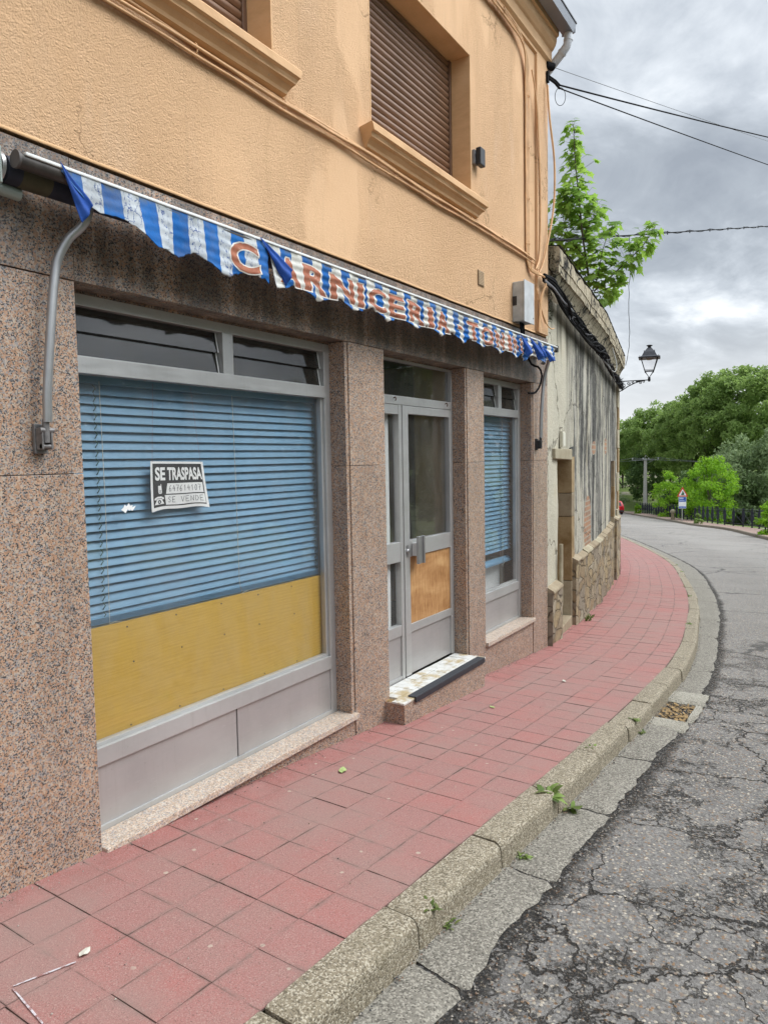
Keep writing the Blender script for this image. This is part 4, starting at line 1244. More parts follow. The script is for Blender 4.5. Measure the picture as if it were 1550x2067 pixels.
# ------------------------------------------------------------------ awning
def awning():
    BY, BZ = -.165, 2.543          # centre line of the front bar
    t = thing('shop_awning', 'rolled up ragged blue and white striped awning reading CARNICERIA TONIN above the shopfront', 'awning', (4, -.1, 2.5))
    mb = MB(); mb.tube([(1.40, -.085, 2.508), (6.62, -.085, 2.508)], .046, 16)
    rl = mb.build('roller', ROLLCLOTH, t)
    for a, b in ((1.45, 1.56), (1.66, 1.74)):
        mb = MB(); mb.tube([(a, -.085, 2.508), (b, -.085, 2.508)], .0468, 16, 0, False); mb.build('mouldy_stripe', OLIVECLOTH, rl)
    mb = MB(); mb.tube([(1.372, -.088, 2.508), (1.385, -.088, 2.508)], .052, 20); mb.tube([(1.36, -.088, 2.508), (1.374, -.088, 2.508)], .020, 16); mb.tube([(1.352, -.088, 2.508), (1.362, -.088, 2.508)], .010, 10)
    mb.build('end_disc', STEEL, t)
    gp = plain('greenish_plastic', (.30, .35, .32), .5)
    for x in (1.365, 6.63):
        mb = MB(); mb.box(x-.004, x+.004, -.14, -.004, 2.44, 2.56)
        if x < 2: mb.tube([(1.362, -.06, 2.452), (1.47, -.06, 2.446)], .022, 10)
        mb.build('wall_bracket', gp, t, .003)
    mb = MB(); mb.tube([(1.405, BY, BZ-.022), (6.665, BY, BZ-.022)], .027, 14); fb = mb.build('front_bar', plain('dirty_bar', (.055, .048, .042), .5, .3, .45, 12), t)
    mb = MB(); mb.box(1.42, 6.668, BY-.032, BY+.012, BZ-.011, BZ+.001); mb.build('top_strip', WHITEPAINT, fb, .003)
    mb = MB(); mb.box(6.665, 6.70, BY-.03, BY+.025, BZ-.05, BZ+.012); mb.build('end_cap', DARK, fb, .004)
    mb = MB(); mb.tube([(1.398, BY, BZ-.022), (1.407, BY, BZ-.022)], .030, 16); mb.build('end_cap', plain('worn_cap', (.10, .09, .085), .6), fb, .004)
    # arms
    for pts, cx in (([(1.533, -.058, 1.66), (1.54, -.06, 1.8), (1.575, -.06, 2.10), (1.592, -.061, 2.21), (1.60, -.064, 2.25), (1.615, -.072, 2.29), (1.64, -.09, 2.34), (1.668, -.112, 2.375), (1.685, -.128, 2.41), (1.692, -.14, 2.46), (1.69, -.155, 2.52)], 1.533),
                    ([(6.60, -.052, 1.68), (6.61, -.054, 1.9), (6.64, -.058, 2.12), (6.655, -.066, 2.24), (6.66, -.085, 2.33), (6.64, -.115, 2.40), (6.61, -.14, 2.46), (6.60, -.155, 2.52)], 6.60)):
        c = Curve(pts, .02); mb = MB(); mb.tube([c.at(c.len*i/48) for i in range(49)], .0165, 12); ar = mb.build('folding_arm', STEEL, t)
        z = pts[0][2]
        mb = MB(); mb.box(cx-.030, cx+.022, -.020, -.004, z-.115, z-.005); mb.box(cx-.026, cx-.018, -.06, -.02, z-.10, z-.02); mb.box(cx+.010, cx+.018, -.06, -.02, z-.10, z-.02)
        mb.tube([(cx-.03, -.052, z-.03), (cx+.024, -.052, z-.03)], .011, 10); mb.tube([(cx-.004, -.052, z-.075), (cx-.004, -.052, z+.01)], .013, 10)
        mb.tube([(cx-.026, -.05, z-.088), (cx+.02, -.05, z-.088)], .009, 8)
        mb.build('arm_bracket', plain('cast_bracket', (.20, .19, .185), .5, .5, .3, 25) if cx < 3 else DARK, t, .003)
    # the valance
    X0, X1 = 1.548, 6.60
    def depth(x):
        d = .195+.021*math.sin((x-1.9)*2*PI/.33)+.012*mnoise.noise(Vector((x*3.1, 0, 0)))+.012*mnoise.noise(Vector((x*11, 4, 0)))+.008*mnoise.noise(Vector((x*33, 4, 0)))+.004*mnoise.noise(Vector((x*90, 4, 0)))
        if x < 2.06:      # torn left end
            k = [(1.54, .012), (1.56, .03), (1.60, .075), (1.65, .115), (1.69, .125), (1.75, .12), (1.80, .125), (1.86, .15), (1.93, .195), (2.0, .185), (2.06, .2)]
            for (a, p), (b, q) in zip(k, k[1:]):
                if a <= x <= b: d = p+(q-p)*(x-a)/(b-a)+.006*mnoise.noise(Vector((x*40, 1, 0)))
        if x > 5.7: d = .17+.035*math.sin((x-5.7)*14)+.025*mnoise.noise(Vector((x*9, 2, 0)))
        # the open tear between the first two letters
        if 2.585 < x < 2.63: d *= max(.16, abs(x-2.605)/.025)
        return d
    def surf(x, dz, o=0.):
        """point on the cloth, dz below the bar; horizontal creases grow to the right, vertical folds"""
        k = min(1, max(0, (x-2.1)/1.5))
        b = min(1., dz/.2)
        y = BY-.026-.014*b
        y += (.0012+.0042*k)*math.sin(dz*2*PI/.043+2.2*mnoise.noise(Vector((x*2.2, 0, 5))))*min(1, b*4)
        y += .011*b*math.sin(x*2*PI/.33+1.5*mnoise.noise(Vector((x*1.3, 5, 5))))+.006*b*mnoise.noise(Vector((x*14, dz*10, 0)))
        if x > 5.7: y += .03*b*math.sin(x*24)+.02*b*mnoise.noise(Vector((x*12, dz*18, 2)))
        if x < 2.0: y -= .02*b
        if 2.60 < x < 2.85: y -= .018*b*(1-abs(x-2.7)/.15)
        z = BZ-.002-dz+.002*b*mnoise.noise(Vector((x*8, dz*9, 6)))
        return Vector((x+.0025*b*mnoise.noise(Vector((x*10, dz*14, 9))), y-o, z))
    mb = MB(); N = 1500; M = 34
    def fn(a, b):
        x = X0+(X1-X0)*a; return surf(x, depth(x)*b)
    def uvf(a, b):
        x = X0+(X1-X0)*a; return (x-1.545, depth(x)*b)
    mb.grid(fn, N, M, 0, True, uvf)
    va = mb.build('valance', VALANCE, t)
    so = va.modifiers.new('thickness', 'SOLIDIFY'); so.thickness = .0012; so.offset = 1
    # flaps that hang twisted out of the tears
    def flap(a, b, c, bulge=.012):
        """triangular rag: apex a, lower corners b and c"""
        mb = MB(); a, b, c = map(Vector, (a, b, c))
        def f(i, j):
            p = a.lerp(b.lerp(c, i), j); return p+Vector((0, -bulge*math.sin(i*PI)*j-.006*j*math.sin(i*9+j*3)-.004*mnoise.noise(p*30), .006*j*mnoise.noise(p*25)))
        mb.grid(f, 14, 18)
        o = mb.build('torn_flap', PRINT_BLUE, va); m_ = o.modifiers.new('thickness', 'SOLIDIFY'); m_.thickness = .0012
    flap((1.542, -.196, 2.552), (1.655, -.214, 2.432), (1.612, -.210, 2.358), .004)
    flap((2.555, -.198, 2.545), (2.735, -.236, 2.425), (2.695, -.228, 2.345), .006)
    flap((2.550, -.198, 2.545), (2.700, -.226, 2.350), (2.655, -.205, 2.44), .004)
    flap((5.72, -.2, 2.54), (5.90, -.235, 2.43), (5.83, -.225, 2.350), .02)
    flap((5.93, -.2, 2.545), (6.16, -.24, 2.425), (6.09, -.225, 2.345), .025)
    flap((6.12, -.2, 2.54), (6.24, -.23, 2.44), (6.20, -.225, 2.37), .02)
    flap((6.22, -.21, 2.50), (6.50, -.235, 2.395), (6.37, -.23, 2.365), .02)
    # lettering, printed on the cloth
    L = [('C', 2.355, 2.53), ('A', 2.665, 2.83), ('R', 2.855, 3.06), ('N', 3.09, 3.30), ('I', 3.34, 3.40), ('C', 3.445, 3.63), ('E', 3.67, 3.835), ('R', 3.885, 4.10), ('I', 4.14, 4.20), ('A', 4.24, 4.45), ('-', 4.55, 4.63), ('T', 4.73, 4.90), ('O', 4.97, 5.17), ('N', 5.21, 5.40), ('I', 5.455, 5.52), ('N', 5.57, 5.76)]
    for ch, a, b in L:
        mb = MB(); y0, y1 = (.048, .180) if ch != '-' else (.105, .13)
        for lay, (bold, o) in enumerate(((.062, .0014), (.030, .0022))):
            if ch == '-':
                e = .006 if lay == 0 else 0
                mb.grid(lambda i, j: surf(a-e+(b-a+2*e)*i, y1+e-(y1-y0+2*e)*j, o), 6, 4, lay)
            else:
                text_fit(mb, ch, bold, (a, b, -y1, -y0), lambda x, y: surf(x, -y, o), (.012, .008), lay, .030)
        mb.build('letter', [LETTER_WHITE, LETTER_RED], va)
awning()

# ------------------------------------------------------------------ fittings on the upper wall
def cable_run(name, label, paths, mats, r=.006, clips=(), wob=.004, cat='cables', seed=1, base=None):
    mb = MB(); rnd = random.Random(seed)
    for k, pts in enumerate(paths):
        c = Curve(pts, .05); n = max(8, int(c.len/.06)); ph = rnd.random()*50
        out = []
        for i in range(n+1):
            p = c.at(c.len*i/n); e = min(1, 6*min(i/n, 1-i/n))
            out.append(p+Vector((0, mnoise.noise(Vector((i*.22, ph, 1)))*wob*.5, mnoise.noise(Vector((i*.13, ph, 7)))*wob*2))*e)
        mb.tube(out, r*rnd.uniform(.7, 1.25), 6, k % len(mats))
    for (p, ax) in clips:
        p = Vector(p)
        if ax == 'x':
            mb.tube([p+Vector((0, .028*math.cos(q)*.7-.012, .028*math.sin(q))) for q in [PI*i/8-PI/2 for i in range(17)]], .0035, 5, 0)
        else:
            mb.tube([p+Vector((.028*math.cos(q), .02*math.sin(q)-.012, 0)) for q in [2*PI*i/12 for i in range(13)]], .0035, 5, 0)
    b = base or tuple(paths[0][0])
    return props(mb.build(name, mats, base=b), label, cat)
P = []
for k in range(5):
    z = 3.375-k*.013; y = -.018-.012*(k % 3)
    P.append([(-1, y, z), (.6, y, z-.01), (2.0, y, z-.004), (2.9, y, z-.012), (3.6, y, z+.004-.01*(k == 4)), (4.4, y, z-.008), (5.3, y, z-.004), (6.1, y, z-.006), (6.50, y, z-.02)])
cable_run('wall_cable', 'bundle of orange painted cables running along the wall under the window sills', P, [ORANGE_CABLE], .0065, [((x, -.01, 3.345), 'x') for x in (.8, 1.65, 2.35, 2.95, 3.5, 4.05, 4.6, 5.15, 5.75, 6.35)], .006, seed=2)
P = [[(2.5, -.05, 5.17+k*.012), (4.2, -.05, 5.165+k*.012), (5.3, -.052, 5.16+k*.012), (5.9, -.05, 5.165+k*.011), (6.15, -.05, 5.14+k*.006), (6.26+k*.012, -.045, 5.04), (6.30+k*.014, -.028, 4.8), (6.31+k*.014, -.024, 4.3), (6.315+k*.014, -.022, 3.7), (6.33+k*.014, -.024, 3.3), (6.42+k*.01, -.035, 3.22)] for k in range(6)]
cable_run('wall_cable', 'thick twisted orange cables under the cornice turning down beside the wall corner', P, [ORANGE_CABLE], .0075, [((6.34, -.014, z), 'z') for z in (4.75, 4.3, 3.85, 3.45)]+[((x, -.04, 5.19), 'x') for x in (4.4, 5.2, 5.75)], .010, seed=3)
P = [[(6.40, -.05, 5.0), (6.52+k*.01, -.05, 4.75), (6.60+k*.012, -.045, 4.3), (6.63+k*.012, -.042, 3.8), (6.60+k*.012, -.042, 3.4), (6.50, -.045, 3.25)] for k in range(2)]
P += [[(6.78, -.06, 5.02), (6.80, -.075, 4.7), (6.90, -.085, 4.35), (6.885, -.085, 3.95), (6.78, -.07, 3.6), (6.66, -.055, 3.33), (6.58, -.05, 3.24)] for k in range(2)]
cable_run('wall_cable', 'loose orange cables bowing off the outer corner of the upper wall', P, [ORANGE_CABLE], .0085, [], .006, seed=4)
P = [[(6.40, -.035, 3.22+.01*k), (6.52, -.06, 3.20+.01*k), (6.62, -.085+.006*k, 3.20), (6.66, -.09, 3.15), (6.60+k*.012, -.06, 3.02), (6.585+k*.012, -.045, 2.8), (6.58+k*.012, -.04, 2.69)] for k in range(3)]
cable_run('wall_cable', 'looped orange cables dropping behind the grey meter box', P, [ORANGE_CABLE], .007, [], .005, seed=5)
P = [[(6.50, -.05, 3.08), (6.62, -.055, 2.9), (6.74, -.06, 2.78), (6.86, -.075, 2.745), (6.90, -.08, 2.76)], [(6.60, -.05, 2.98), (6.66, -.05, 2.86), (6.72, -.055, 2.78)]]
cable_run('wall_cable', 'cut thin cable end hanging loose right of the grey meter box', P, [ORANGE_CABLE], .005, [], .004, seed=6)

t = thing('meter_box', 'grey flaking painted electrical box on the orange wall above the awning end', 'electrical box', (6.13, 0, 2.7))
mb = MB(); mb.box(6.02, 6.24, -.115, -.009, 2.70, 3.045); mb.build('body', BOXGREY, t, .004)
mb = MB(); mb.box(6.012, 6.248, -.125, -.1152, 2.692, 3.055); mb.build('door', plain('grey_box_door', (.46, .475, .48), .5, 0, .2, 8, .2), t, .004)
mb = MB(); mb.box(6.0165, 6.0198, -.05, -.012, 2.84, 2.92); mb.build('hole', DARK, t)
mb = MB(); mb.tube([(6.22, -.127, 2.745), (6.22, -.1255, 2.745)], .006, 8); mb.build('lock', DARK, t)
cable_run('drop_cable', 'black cables coming out under the grey meter box', [[(6.08+k*.025, -.06, 2.70), (6.09+k*.025, -.06, 2.64), (6.13+k*.02, -.055, 2.58), (6.16+k*.02, -.05, 2.5), (6.2+k*.02, -.05, 2.44)] for k in range(4)], [BLACKCABLE], .008, [], .004, seed=8)
cable_run('drop_cable', 'black cable looping down the granite below the awning end', [[(6.3, -.03, 2.45), (6.4, -.04, 2.36), (6.52, -.06, 2.35), (6.60, -.065, 2.29), (6.59, -.055, 2.20), (6.545, -.04, 2.13), (6.50, -.02, 2.105), (6.4, -.008, 2.10)]], [BLACKCABLE], .011, [], .002, seed=9)

t = thing('wall_sensor', 'small black alarm box on the orange wall right of the shuttered window', 'alarm box', (5.28, -.03, 3.8))
mb = MB(); mb.box(5.225, 5.29, -.03, -.009, 3.80, 3.905); mb.box(5.23, 5.285, -.034, -.03, 3.81, 3.84); mb.box(5.23, 5.285, -.034, -.03, 3.865, 3.895); mb.build('mount', plain('grey_plastic', (.2, .2, .21), .5), t, .002)
mb = MB(); mb.box(5.235, 5.325, -.078, -.034, 3.785, 3.92); mb.build('body', DARK, t, .008)

# insulators and overhead wires at the house corner
t = thing('wire_anchor', 'black wire clamp on the upper corner of the orange building', 'clamp', (6.84, -.04, 5.12))
mb = MB(); mb.box(6.81, 6.85, -.055, -.033, 5.07, 5.17); mb.tube([(6.84, -.05, 5.13), (6.93, -.085, 5.115), (7.0, -.10, 5.10)], .012, 8); mb.tube([(6.84, -.05, 5.11), (6.92, -.085, 5.09), (7.0, -.10, 5.07)], .012, 8)
mb.build('clamp', BLACKCABLE, t, .004)
mb = MB(); mb.tube([Vector((7.01, -.105, 5.08))+Vector((.028*math.sin(q), -.043*math.sin(q), -.085+.085*math.cos(q))) for q in [2*PI*i/20 for i in range(21)]], .003, 5); mb.build('wire_loop', BLACKCABLE, t)
t = thing('wire_anchor', 'round black insulator under the cornice corner', 'insulator', (6.88, -.03, 5.24))
mb = MB(); mb.tube([(6.84, -.02, 5.24), (6.93, -.06, 5.25)], .035, 12); mb.tube([(6.80, .0, 5.23), (6.86, -.02, 5.24)], .014, 8); mb.build('insulator', BLACKCABLE, t)

def wire(name, label, a, b, sag, r, ext=1., mat_=None, n=40):
    a, b = Vector(a), Vector(b); b = a+(b-a)*ext
    mb = MB(); mb.tube([a.lerp(b, i/n)+Vector((0, 0, -sag*4*(i/n)*(1-i/n))) for i in range(n+1)], r, 6); return props(mb.build(name, mat_ or BLACKCABLE, base=tuple(a)), label, 'wire')
wire('overhead_wire', 'upper of two black wires from the building corner clamp across the sky', (7.0, -.10, 5.10), at(1550, 272, 11.5), .04, .008, 2.2)
wire('overhead_wire', 'lower of two black wires from the building corner clamp across the sky', (7.0, -.10, 5.07), at(1550, 329, 11.5), .03, .006, 2.2)
wire('overhead_wire', 'thin faint wire from the round insulator across the sky', (6.93, -.06, 5.25), at(1550, 283, 13), .02, .003, 1.6, plain('grey_wire', (.16, .17, .18), .6))

def span_cable():
    a, m, b = at(1106, 486, 8.2), at(1270, 475, 14.5), at(1560, 456, 25)
    c = Curve([a, m, b, b+(b-m)*.8], .3); mb = MB(); n = 120
    mb.tube([c.at(c.len*i/n) for i in range(n+1)], .014, 6)
    mb.tube([c.at(c.len*i/n)+Vector((0, .0, .028*math.sin(i*.9))) for i in range(n+1)], .008, 5)
    for k in range(14): 
        q = c.len*(.2+.055*k); mb.tube([c.at(q)-Vector((0, 0, .04)), c.at(q)+Vector((0, 0, .04))], .012, 5)
    props(mb.build('overhead_wire', BLACKCABLE, base=tuple(a)), 'twisted black cable crossing the sky behind the sapling at lamp bracket height', 'wire')
    o = bpy.data.objects[-1] if False else None
    p = [m+Vector((0, 0, -.02)), at(1271, 540, 14.7), at(1268, 620, 14.9), at(1270, 690, 15.0), at(1262, 738, 15.1)]
    cc = Curve(p, .1); mb = MB(); mb.tube([cc.at(cc.len*i/40)+Vector((.02*mnoise.noise(Vector((i*.3, 0, 0))), .02*mnoise.noise(Vector((i*.3, 5, 0))), 0)) for i in range(41)], .006, 5)
    props(mb.build('overhead_wire', BLACKCABLE, base=tuple(m)), 'thin wire hanging vertically from the crossing cable down to the street lamp bracket', 'wire')
span_cable()

# ------------------------------------------------------------------ derelict building
DP = [Vector((6.93, .012)), Vector((10.6, .56)), Vector((15.35, 1.495))]
DER = thing('derelict_building', 'derelict low building with stained grey plaster, rubble plinth and crumbling cornice', 'building', (6.93, .01, -.44))
def dl():
    """wall line frames: distance along -> point, tangent, outward normal"""
    seg = [(DP[1]-DP[0]).length, (DP[2]-DP[1]).length]
    def f(q):
        i = 0 if q < seg[0] else 1; d = (DP[i+1]-DP[i]).normalized(); p = DP[i]+d*(q-(seg[0] if i else 0))
        n = Vector((d.y, -d.x))
        if abs(q-seg[0]) < .02:
            d0 = (DP[1]-DP[0]).normalized(); d1 = (DP[2]-DP[1]).normalized(); dd = (d0+d1).normalized(); n = Vector((dd.y, -dd.x)); d = dd
        return p, d, n
    return f, seg
DF, DSEG = dl(); DLEN = sum(DSEG)
def dw(q, o, z):
    p, d, n = DF(q); w = p+n*o; return (w.x, w.y, z)
def dq(x):   # wall distance for a given x
    lo, hi = 0., DLEN
    for _ in range(40):
        m = (lo+hi)/2
        if DF(m)[0].x < x: lo = m
        else: hi = m
    return lo
def dpanel(mb, q0, q1, z0, z1, o, rough=.012, n=None, m=10, mi=0, zf=None):
    n = n or max(2, int((q1-q0)/.12))
    def fn(a, b):
        q = q0+(q1-q0)*a; zz0 = zf(q) if zf else z0; z = zz0+(z1-zz0)*b
        r = rough*mnoise.noise(Vector((q*1.7, z*1.7, 1)))+rough*.5*mnoise.noise(Vector((q*6, z*6, 2)))
        return dw(q, o+r, z)
    mb.grid(fn, n, m, mi)
def derelict():
    ZT = 3.14
    n0, n1 = dq(7.52), dq(8.36); k0, k1 = dq(13.35), dq(14.1)
    gz = lambda q: g(DF(q)[0].x)-.3
    mb = MB()
    dpanel(mb, 0, n0, 0, ZT, 0, zf=gz, m=40)
    dpanel(mb, n0, n1, 1.50, ZT, 0, m=20)
    dpanel(mb, n1, k0, 0, ZT, 0, zf=gz, m=40)
    dpanel(mb, k0, k1, 1.40, ZT, 0, m=20)
    dpanel(mb, k1, DLEN, 0, ZT, 0, zf=gz, m=40)
    # end wall and back
    e = DF(DLEN); b = e[0]-e[2]*7
    mb.add([dw(DLEN, 0, -2), (b.x, b.y, -2), (b.x, b.y, 4.5), dw(DLEN, 0, 3.2)], [(0, 1, 2, 3)])
    mb.build('plaster_wall', PLASTER, DER)
    # blocked doorway: reveals, back and its stone jambs
    def niche(q0, q1, zt, dep, name):
        z0 = gz(q1)
        mb = MB()
        mb.add([dw(q0, -.0, z0), dw(q0, -dep, z0), dw(q0, -dep, zt), dw(q0, 0, zt)], [(0, 1, 2, 3)])
        mb.add([dw(q0, -dep, z0), dw(q1, -dep, z0), dw(q1, -dep, zt), dw(q0, -dep, zt)], [(0, 1, 2, 3)], 1)
        mb.add([dw(q0, 0, zt), dw(q0, -dep, zt), dw(q1, -dep, zt), dw(q1, 0, zt)], [(0, 1, 2, 3)])
        fr = mb.build(name, [CREAM, GREYSTONE], DER)
        zs = [z0, .0, .78, 1.06, zt] if dep > .2 else [z0, .3, .9, zt]
        for i, (a, c) in enumerate(zip(zs, zs[1:])):
            mb = MB(); mb.add([dw(q1-.012, -dep+.01, a+.003), dw(q1-.010, .012, a+.003), dw(q1+.16, .014, a+.003), dw(q1+.16, -dep+.01, a+.003), dw(q1-.012, -dep+.01, c-.003), dw(q1-.010, .012, c-.003), dw(q1+.16, .014, c-.003), dw(q1+.16, -dep+.01, c-.003)],
                [(3, 2, 1, 0), (4, 5, 6, 7), (0, 1, 5, 4), (1, 2, 6, 5), (2, 3, 7, 6), (3, 0, 4, 7)])
            mb.build('jamb_block', (CREAM, OCHRE, GREYSTONE, OCHRE)[i], fr, .006)
        return fr
    fr = niche(n0, n1, 1.5, .26, 'blocked_doorway')
    mb = MB(); mb.add([dw(n0-.3, o, z) for o, z in ((-.1, 1.48), (.035, 1.48), (.035, 1.585), (-.1, 1.585))]+[dw(n1-.12, o, z) for o, z in ((-.1, 1.46), (.035, 1.46), (.035, 1.585), (-.1, 1.585))], [(3, 2, 1, 0), (4, 5, 6, 7), (0, 1, 5, 4), (1, 2, 6, 5), (2, 3, 7, 6), (3, 0, 4, 7)])
    mb.build('lintel', CREAM, fr, .006)
    mb = MB(); mb.add([dw(n1-.12, o, z) for o, z in ((.0, 1.49), (.012, 1.49), (.012, 1.60), (.0, 1.60))]+[dw(n1+.1, o, z) for o, z in ((.0, 1.48), (.012, 1.48), (.012, 1.62), (.0, 1.62))], [(3, 2, 1, 0), (4, 5, 6, 7), (0, 1, 5, 4), (1, 2, 6, 5), (2, 3, 7, 6), (3, 0, 4, 7)])
    mb.build('lintel_hole', DARK, fr)
    mb = MB(); mb.tube([dw(n0-.04, .045, z) for z in (-.12, .2, .55)], .022, 8); mb.build('drain_pipe', CREAM, fr)
    mb = MB(); mb.add([dw(n0, o, z) for o, z in ((-.25, -.75), (.02, -.75), (.02, -.42), (-.25, -.42))]+[dw(n1-.02, o, z) for o, z in ((-.25, -.75), (.02, -.75), (.02, -.42), (-.25, -.42))], [(3, 2, 1, 0), (4, 5, 6, 7), (0, 1, 5, 4), (1, 2, 6, 5), (2, 3, 7, 6), (3, 0, 4, 7)])
    mb.build('threshold', GREYSTONE, fr, .01)
    niche(k0, k1, 1.4, .14, 'blocked_window')
    # plinth with sloping cap
    def plinth(q0, q1, zc):
        mb = MB(); N = max(6, int((q1-q0)/.1)); M = 16
        def fn(a, b):
            q = q0+(q1-q0)*a; zb = gz(q); z = zb+(zc-.035-zb)*b
            w = mnoise.noise(Vector((q*2.2, z*2.6, 4)))*.03+mnoise.noise(Vector((q*6, z*7, 5)))*.016
            return dw(q, .055+w, z)
        mb.grid(fn, N, M, 0, True)
        for q in (q0, q1): mb.add([dw(q, -.01, gz(q)), dw(q, .06, gz(q)), dw(q, .06, zc-.03), dw(q, -.01, zc-.03)], [(0, 1, 2, 3)])
        pl = mb.build('plinth', RUBBLE, DER)
        rnd = random.Random(int(q0*10)); x = q0
        while x < q1-.05:
            e = min(q1, x+rnd.uniform(.3, .6)); 
            if rnd.random() > .06:
                jz = rnd.uniform(-.012, .012); mb = MB()
                pr = [(-.01, zc+.035+jz), (.075+rnd.uniform(-.01, .012), zc-.012+jz), (.078, zc-.04+jz), (-.01, zc-.04)]
                mb.prism(pr, lambda o, z, x=x: dw(x+.005, o, z), lambda o, z, e=e: dw(e-.005, o, z)); mb.build('plinth_cap', rnd.choice((CREAM, GREYSTONE, GREYSTONE)), pl, .008)
            x = e
    plinth(.02, n0-.06, .135); plinth(n1+.02, k0-.05, .25); plinth(k1+.05, DLEN+.02, .25)
    # quoins at the far corner
    mb = MB(); rnd = random.Random(8); z = -1.3; i = 0; qs = []
    while z < 3.1:
        h = rnd.uniform(.35, .5); w = .62 if i % 2 else .42
        mb.add([dw(DLEN-w, o, zz) for o, zz in ((-.1, z), (.028, z), (.028, min(3.12, z+h-.006)), (-.1, min(3.12, z+h-.006)))]+[dw(DLEN+.012, o, zz) for o, zz in ((-.1, z), (.028, z), (.028, min(3.12, z+h-.006)), (-.1, min(3.12, z+h-.006)))], [(3, 2, 1, 0), (4, 5, 6, 7), (0, 1, 5, 4), (1, 2, 6, 5), (2, 3, 7, 6), (3, 0, 4, 7)], i % 2)
        z += h; i += 1
    mb.build('quoin_stones', [OCHRE, CREAM], DER, .006)
    # cornice: cavetto soffit, fascia, flashing
    prof = [(-.01, 3.10), (.012, 3.14), (.03, 3.2), (.06, 3.26), (.10, 3.315), (.115, 3.32), (.12, 3.40), (.128, 3.405), (.130, 3.54), (.118, 3.565), (-.02, 3.585), (-.3, 3.62)]
    mb = MB(); N = 170; m = len(prof)
    def fn(a, b):
        q = (DLEN+.06)*a+.02; o, z = prof[round(b*(m-1))]
        r = .012*mnoise.noise(Vector((q*2.3, o*8, z*4)))+.007*mnoise.noise(Vector((q*9, o*20, z*20)))
        if o > .1: r -= .05*max(0, mnoise.noise(Vector((q*1.5, 3, 0)))-.25)
        return dw(q, o+r, z+.5*r)
    mb.grid(fn, N, m-1, 0, False)
    for q in (.02, DLEN+.08): mb.add([dw(q, o, z) for o, z in prof]+[dw(q, -.3, 3.10)], [tuple(range(m+1))])
    mb.build('cornice', CORNICE, DER)
    mb = MB(); mb.grid(lambda a, b: dw(.02+(DLEN+.07)*a, .135-.16*b+.006*mnoise.noise(Vector((a*60, 0, 0))), 3.568+.02*b+.008*mnoise.noise(Vector((a*70, 3, 0)))+.006), 150, 2); mb.build('flashing', DARK, DER)
    mb = MB(); mb.grid(lambda a, b: dw(.02+(DLEN)*a, -.1-5*b, 3.60+1.3*b), 20, 4); mb.build('roof', ROOFTILE, DER)
    # moss and dead growth in the junction with the orange house
    rnd = random.Random(5); mb = MB()
    for k in range(900):
        z = rnd.uniform(2.85, 3.66); q = abs(rnd.gauss(0, .05)); o = rnd.uniform(.0, .09 if z > 3.2 else .05)
        c = Vector(dw(.0+q*.6+.0, o, z)); a = rnd.random()*6.3; l = rnd.uniform(.01, .03); d = Vector((math.cos(a), math.sin(a)*.5, rnd.uniform(-1, .3)))*l
        e = Vector((-math.sin(a), math.cos(a)*.4, .2))*l*.4; mb.add([c, c+d*.5+e, c+d, c+d*.5-e], [(0, 1, 2, 3)])
    mb.build('wall_moss', [plain('dark_moss', (.035, .045, .012), .95, 0, .5, 20)], DER, kind='stuff')
derelict()

# black cable bundle under the cornice
def bundle():
    rnd = random.Random(6); mb = MB()
    path = [(6.62, -.07, 3.19), (6.85, -.085, 3.15)]+[dw(q, .075, z) for q, z in ((.35, 3.105), (1.0, 3.06), (1.8, 3.02), (2.7, 2.985), (3.6, 2.955), (4.6, 2.92), (5.6, 2.91), (6.6, 2.90), (7.6, 2.90), (8.3, 2.92))]
    c = Curve(path, .05); n = 110
    for k in range(34):
        ph = rnd.random()*100; rad = rnd.uniform(.01, .085); a0 = rnd.random()*6.3; tw = rnd.uniform(-1.5, 1.5)
        pts = []
        for i in range(n+1):
            q = c.len*i/n; p = c.at(q); an = a0+tw*q+1.5*mnoise.noise(Vector((q, ph, 0)))
            r = rad*(1+.6*mnoise.noise(Vector((q*1.5, ph, 3))))*min(1, .4+q)
            pts.append(p+Vector((.15*r*math.cos(an), -abs(r)*.6*(1+math.cos(an))*.5, r*math.sin(an))))
        mb.tube(pts, rnd.uniform(.006, .014), 6, 0 if k < 32 else 1)
    for k in range(520):       # frayed tape and ties
        q = c.len*(.12+.86*rnd.random()); p = c.at(q); a = rnd.random()*6.3
        p = p+Vector((0, -.035*rnd.random(), .05*math.sin(a))); d = Vector((rnd.uniform(-.05, .12), rnd.uniform(-.05, .01), rnd.uniform(-.07, .05)))
        mb.tube([p, p+d*.6+Vector((0, -.008, 0)), p+d], .0035, 4, 0 if rnd.random() < .93 else 1)
    props(mb.build('cable_bundle', [BLACKCABLE, plain('grey_tape', (.16, .16, .17), .6)], base=path[0]), 'thick frayed black cable bundle strung under the derelict cornice', 'cables')
    a, b = Vector(dw(4.35, .10, 2.95)), Vector(dw(4.2, .13, 3.32)); c = Curve([a, a+Vector((.0, -.03, -.10)), a+Vector((.3, -.02, -.13)), a+Vector((.5, 0, 0)), Vector(dw(5.0, .12, 3.25))], .03)
    mb = MB(); mb.tube([c.at(c.len*i/30) for i in range(31)], .007, 5); props(mb.build('loose_cable', plain('pale_cable', (.32, .32, .3), .6), base=tuple(a)), 'pale loose cable looping from the black bundle up to the cornice', 'cables')
bundle()
t = thing('wall_box', 'small white junction box on the derelict plaster above the doorway lintel', 'junction box', dw(dq(7.65), .02, 1.6))
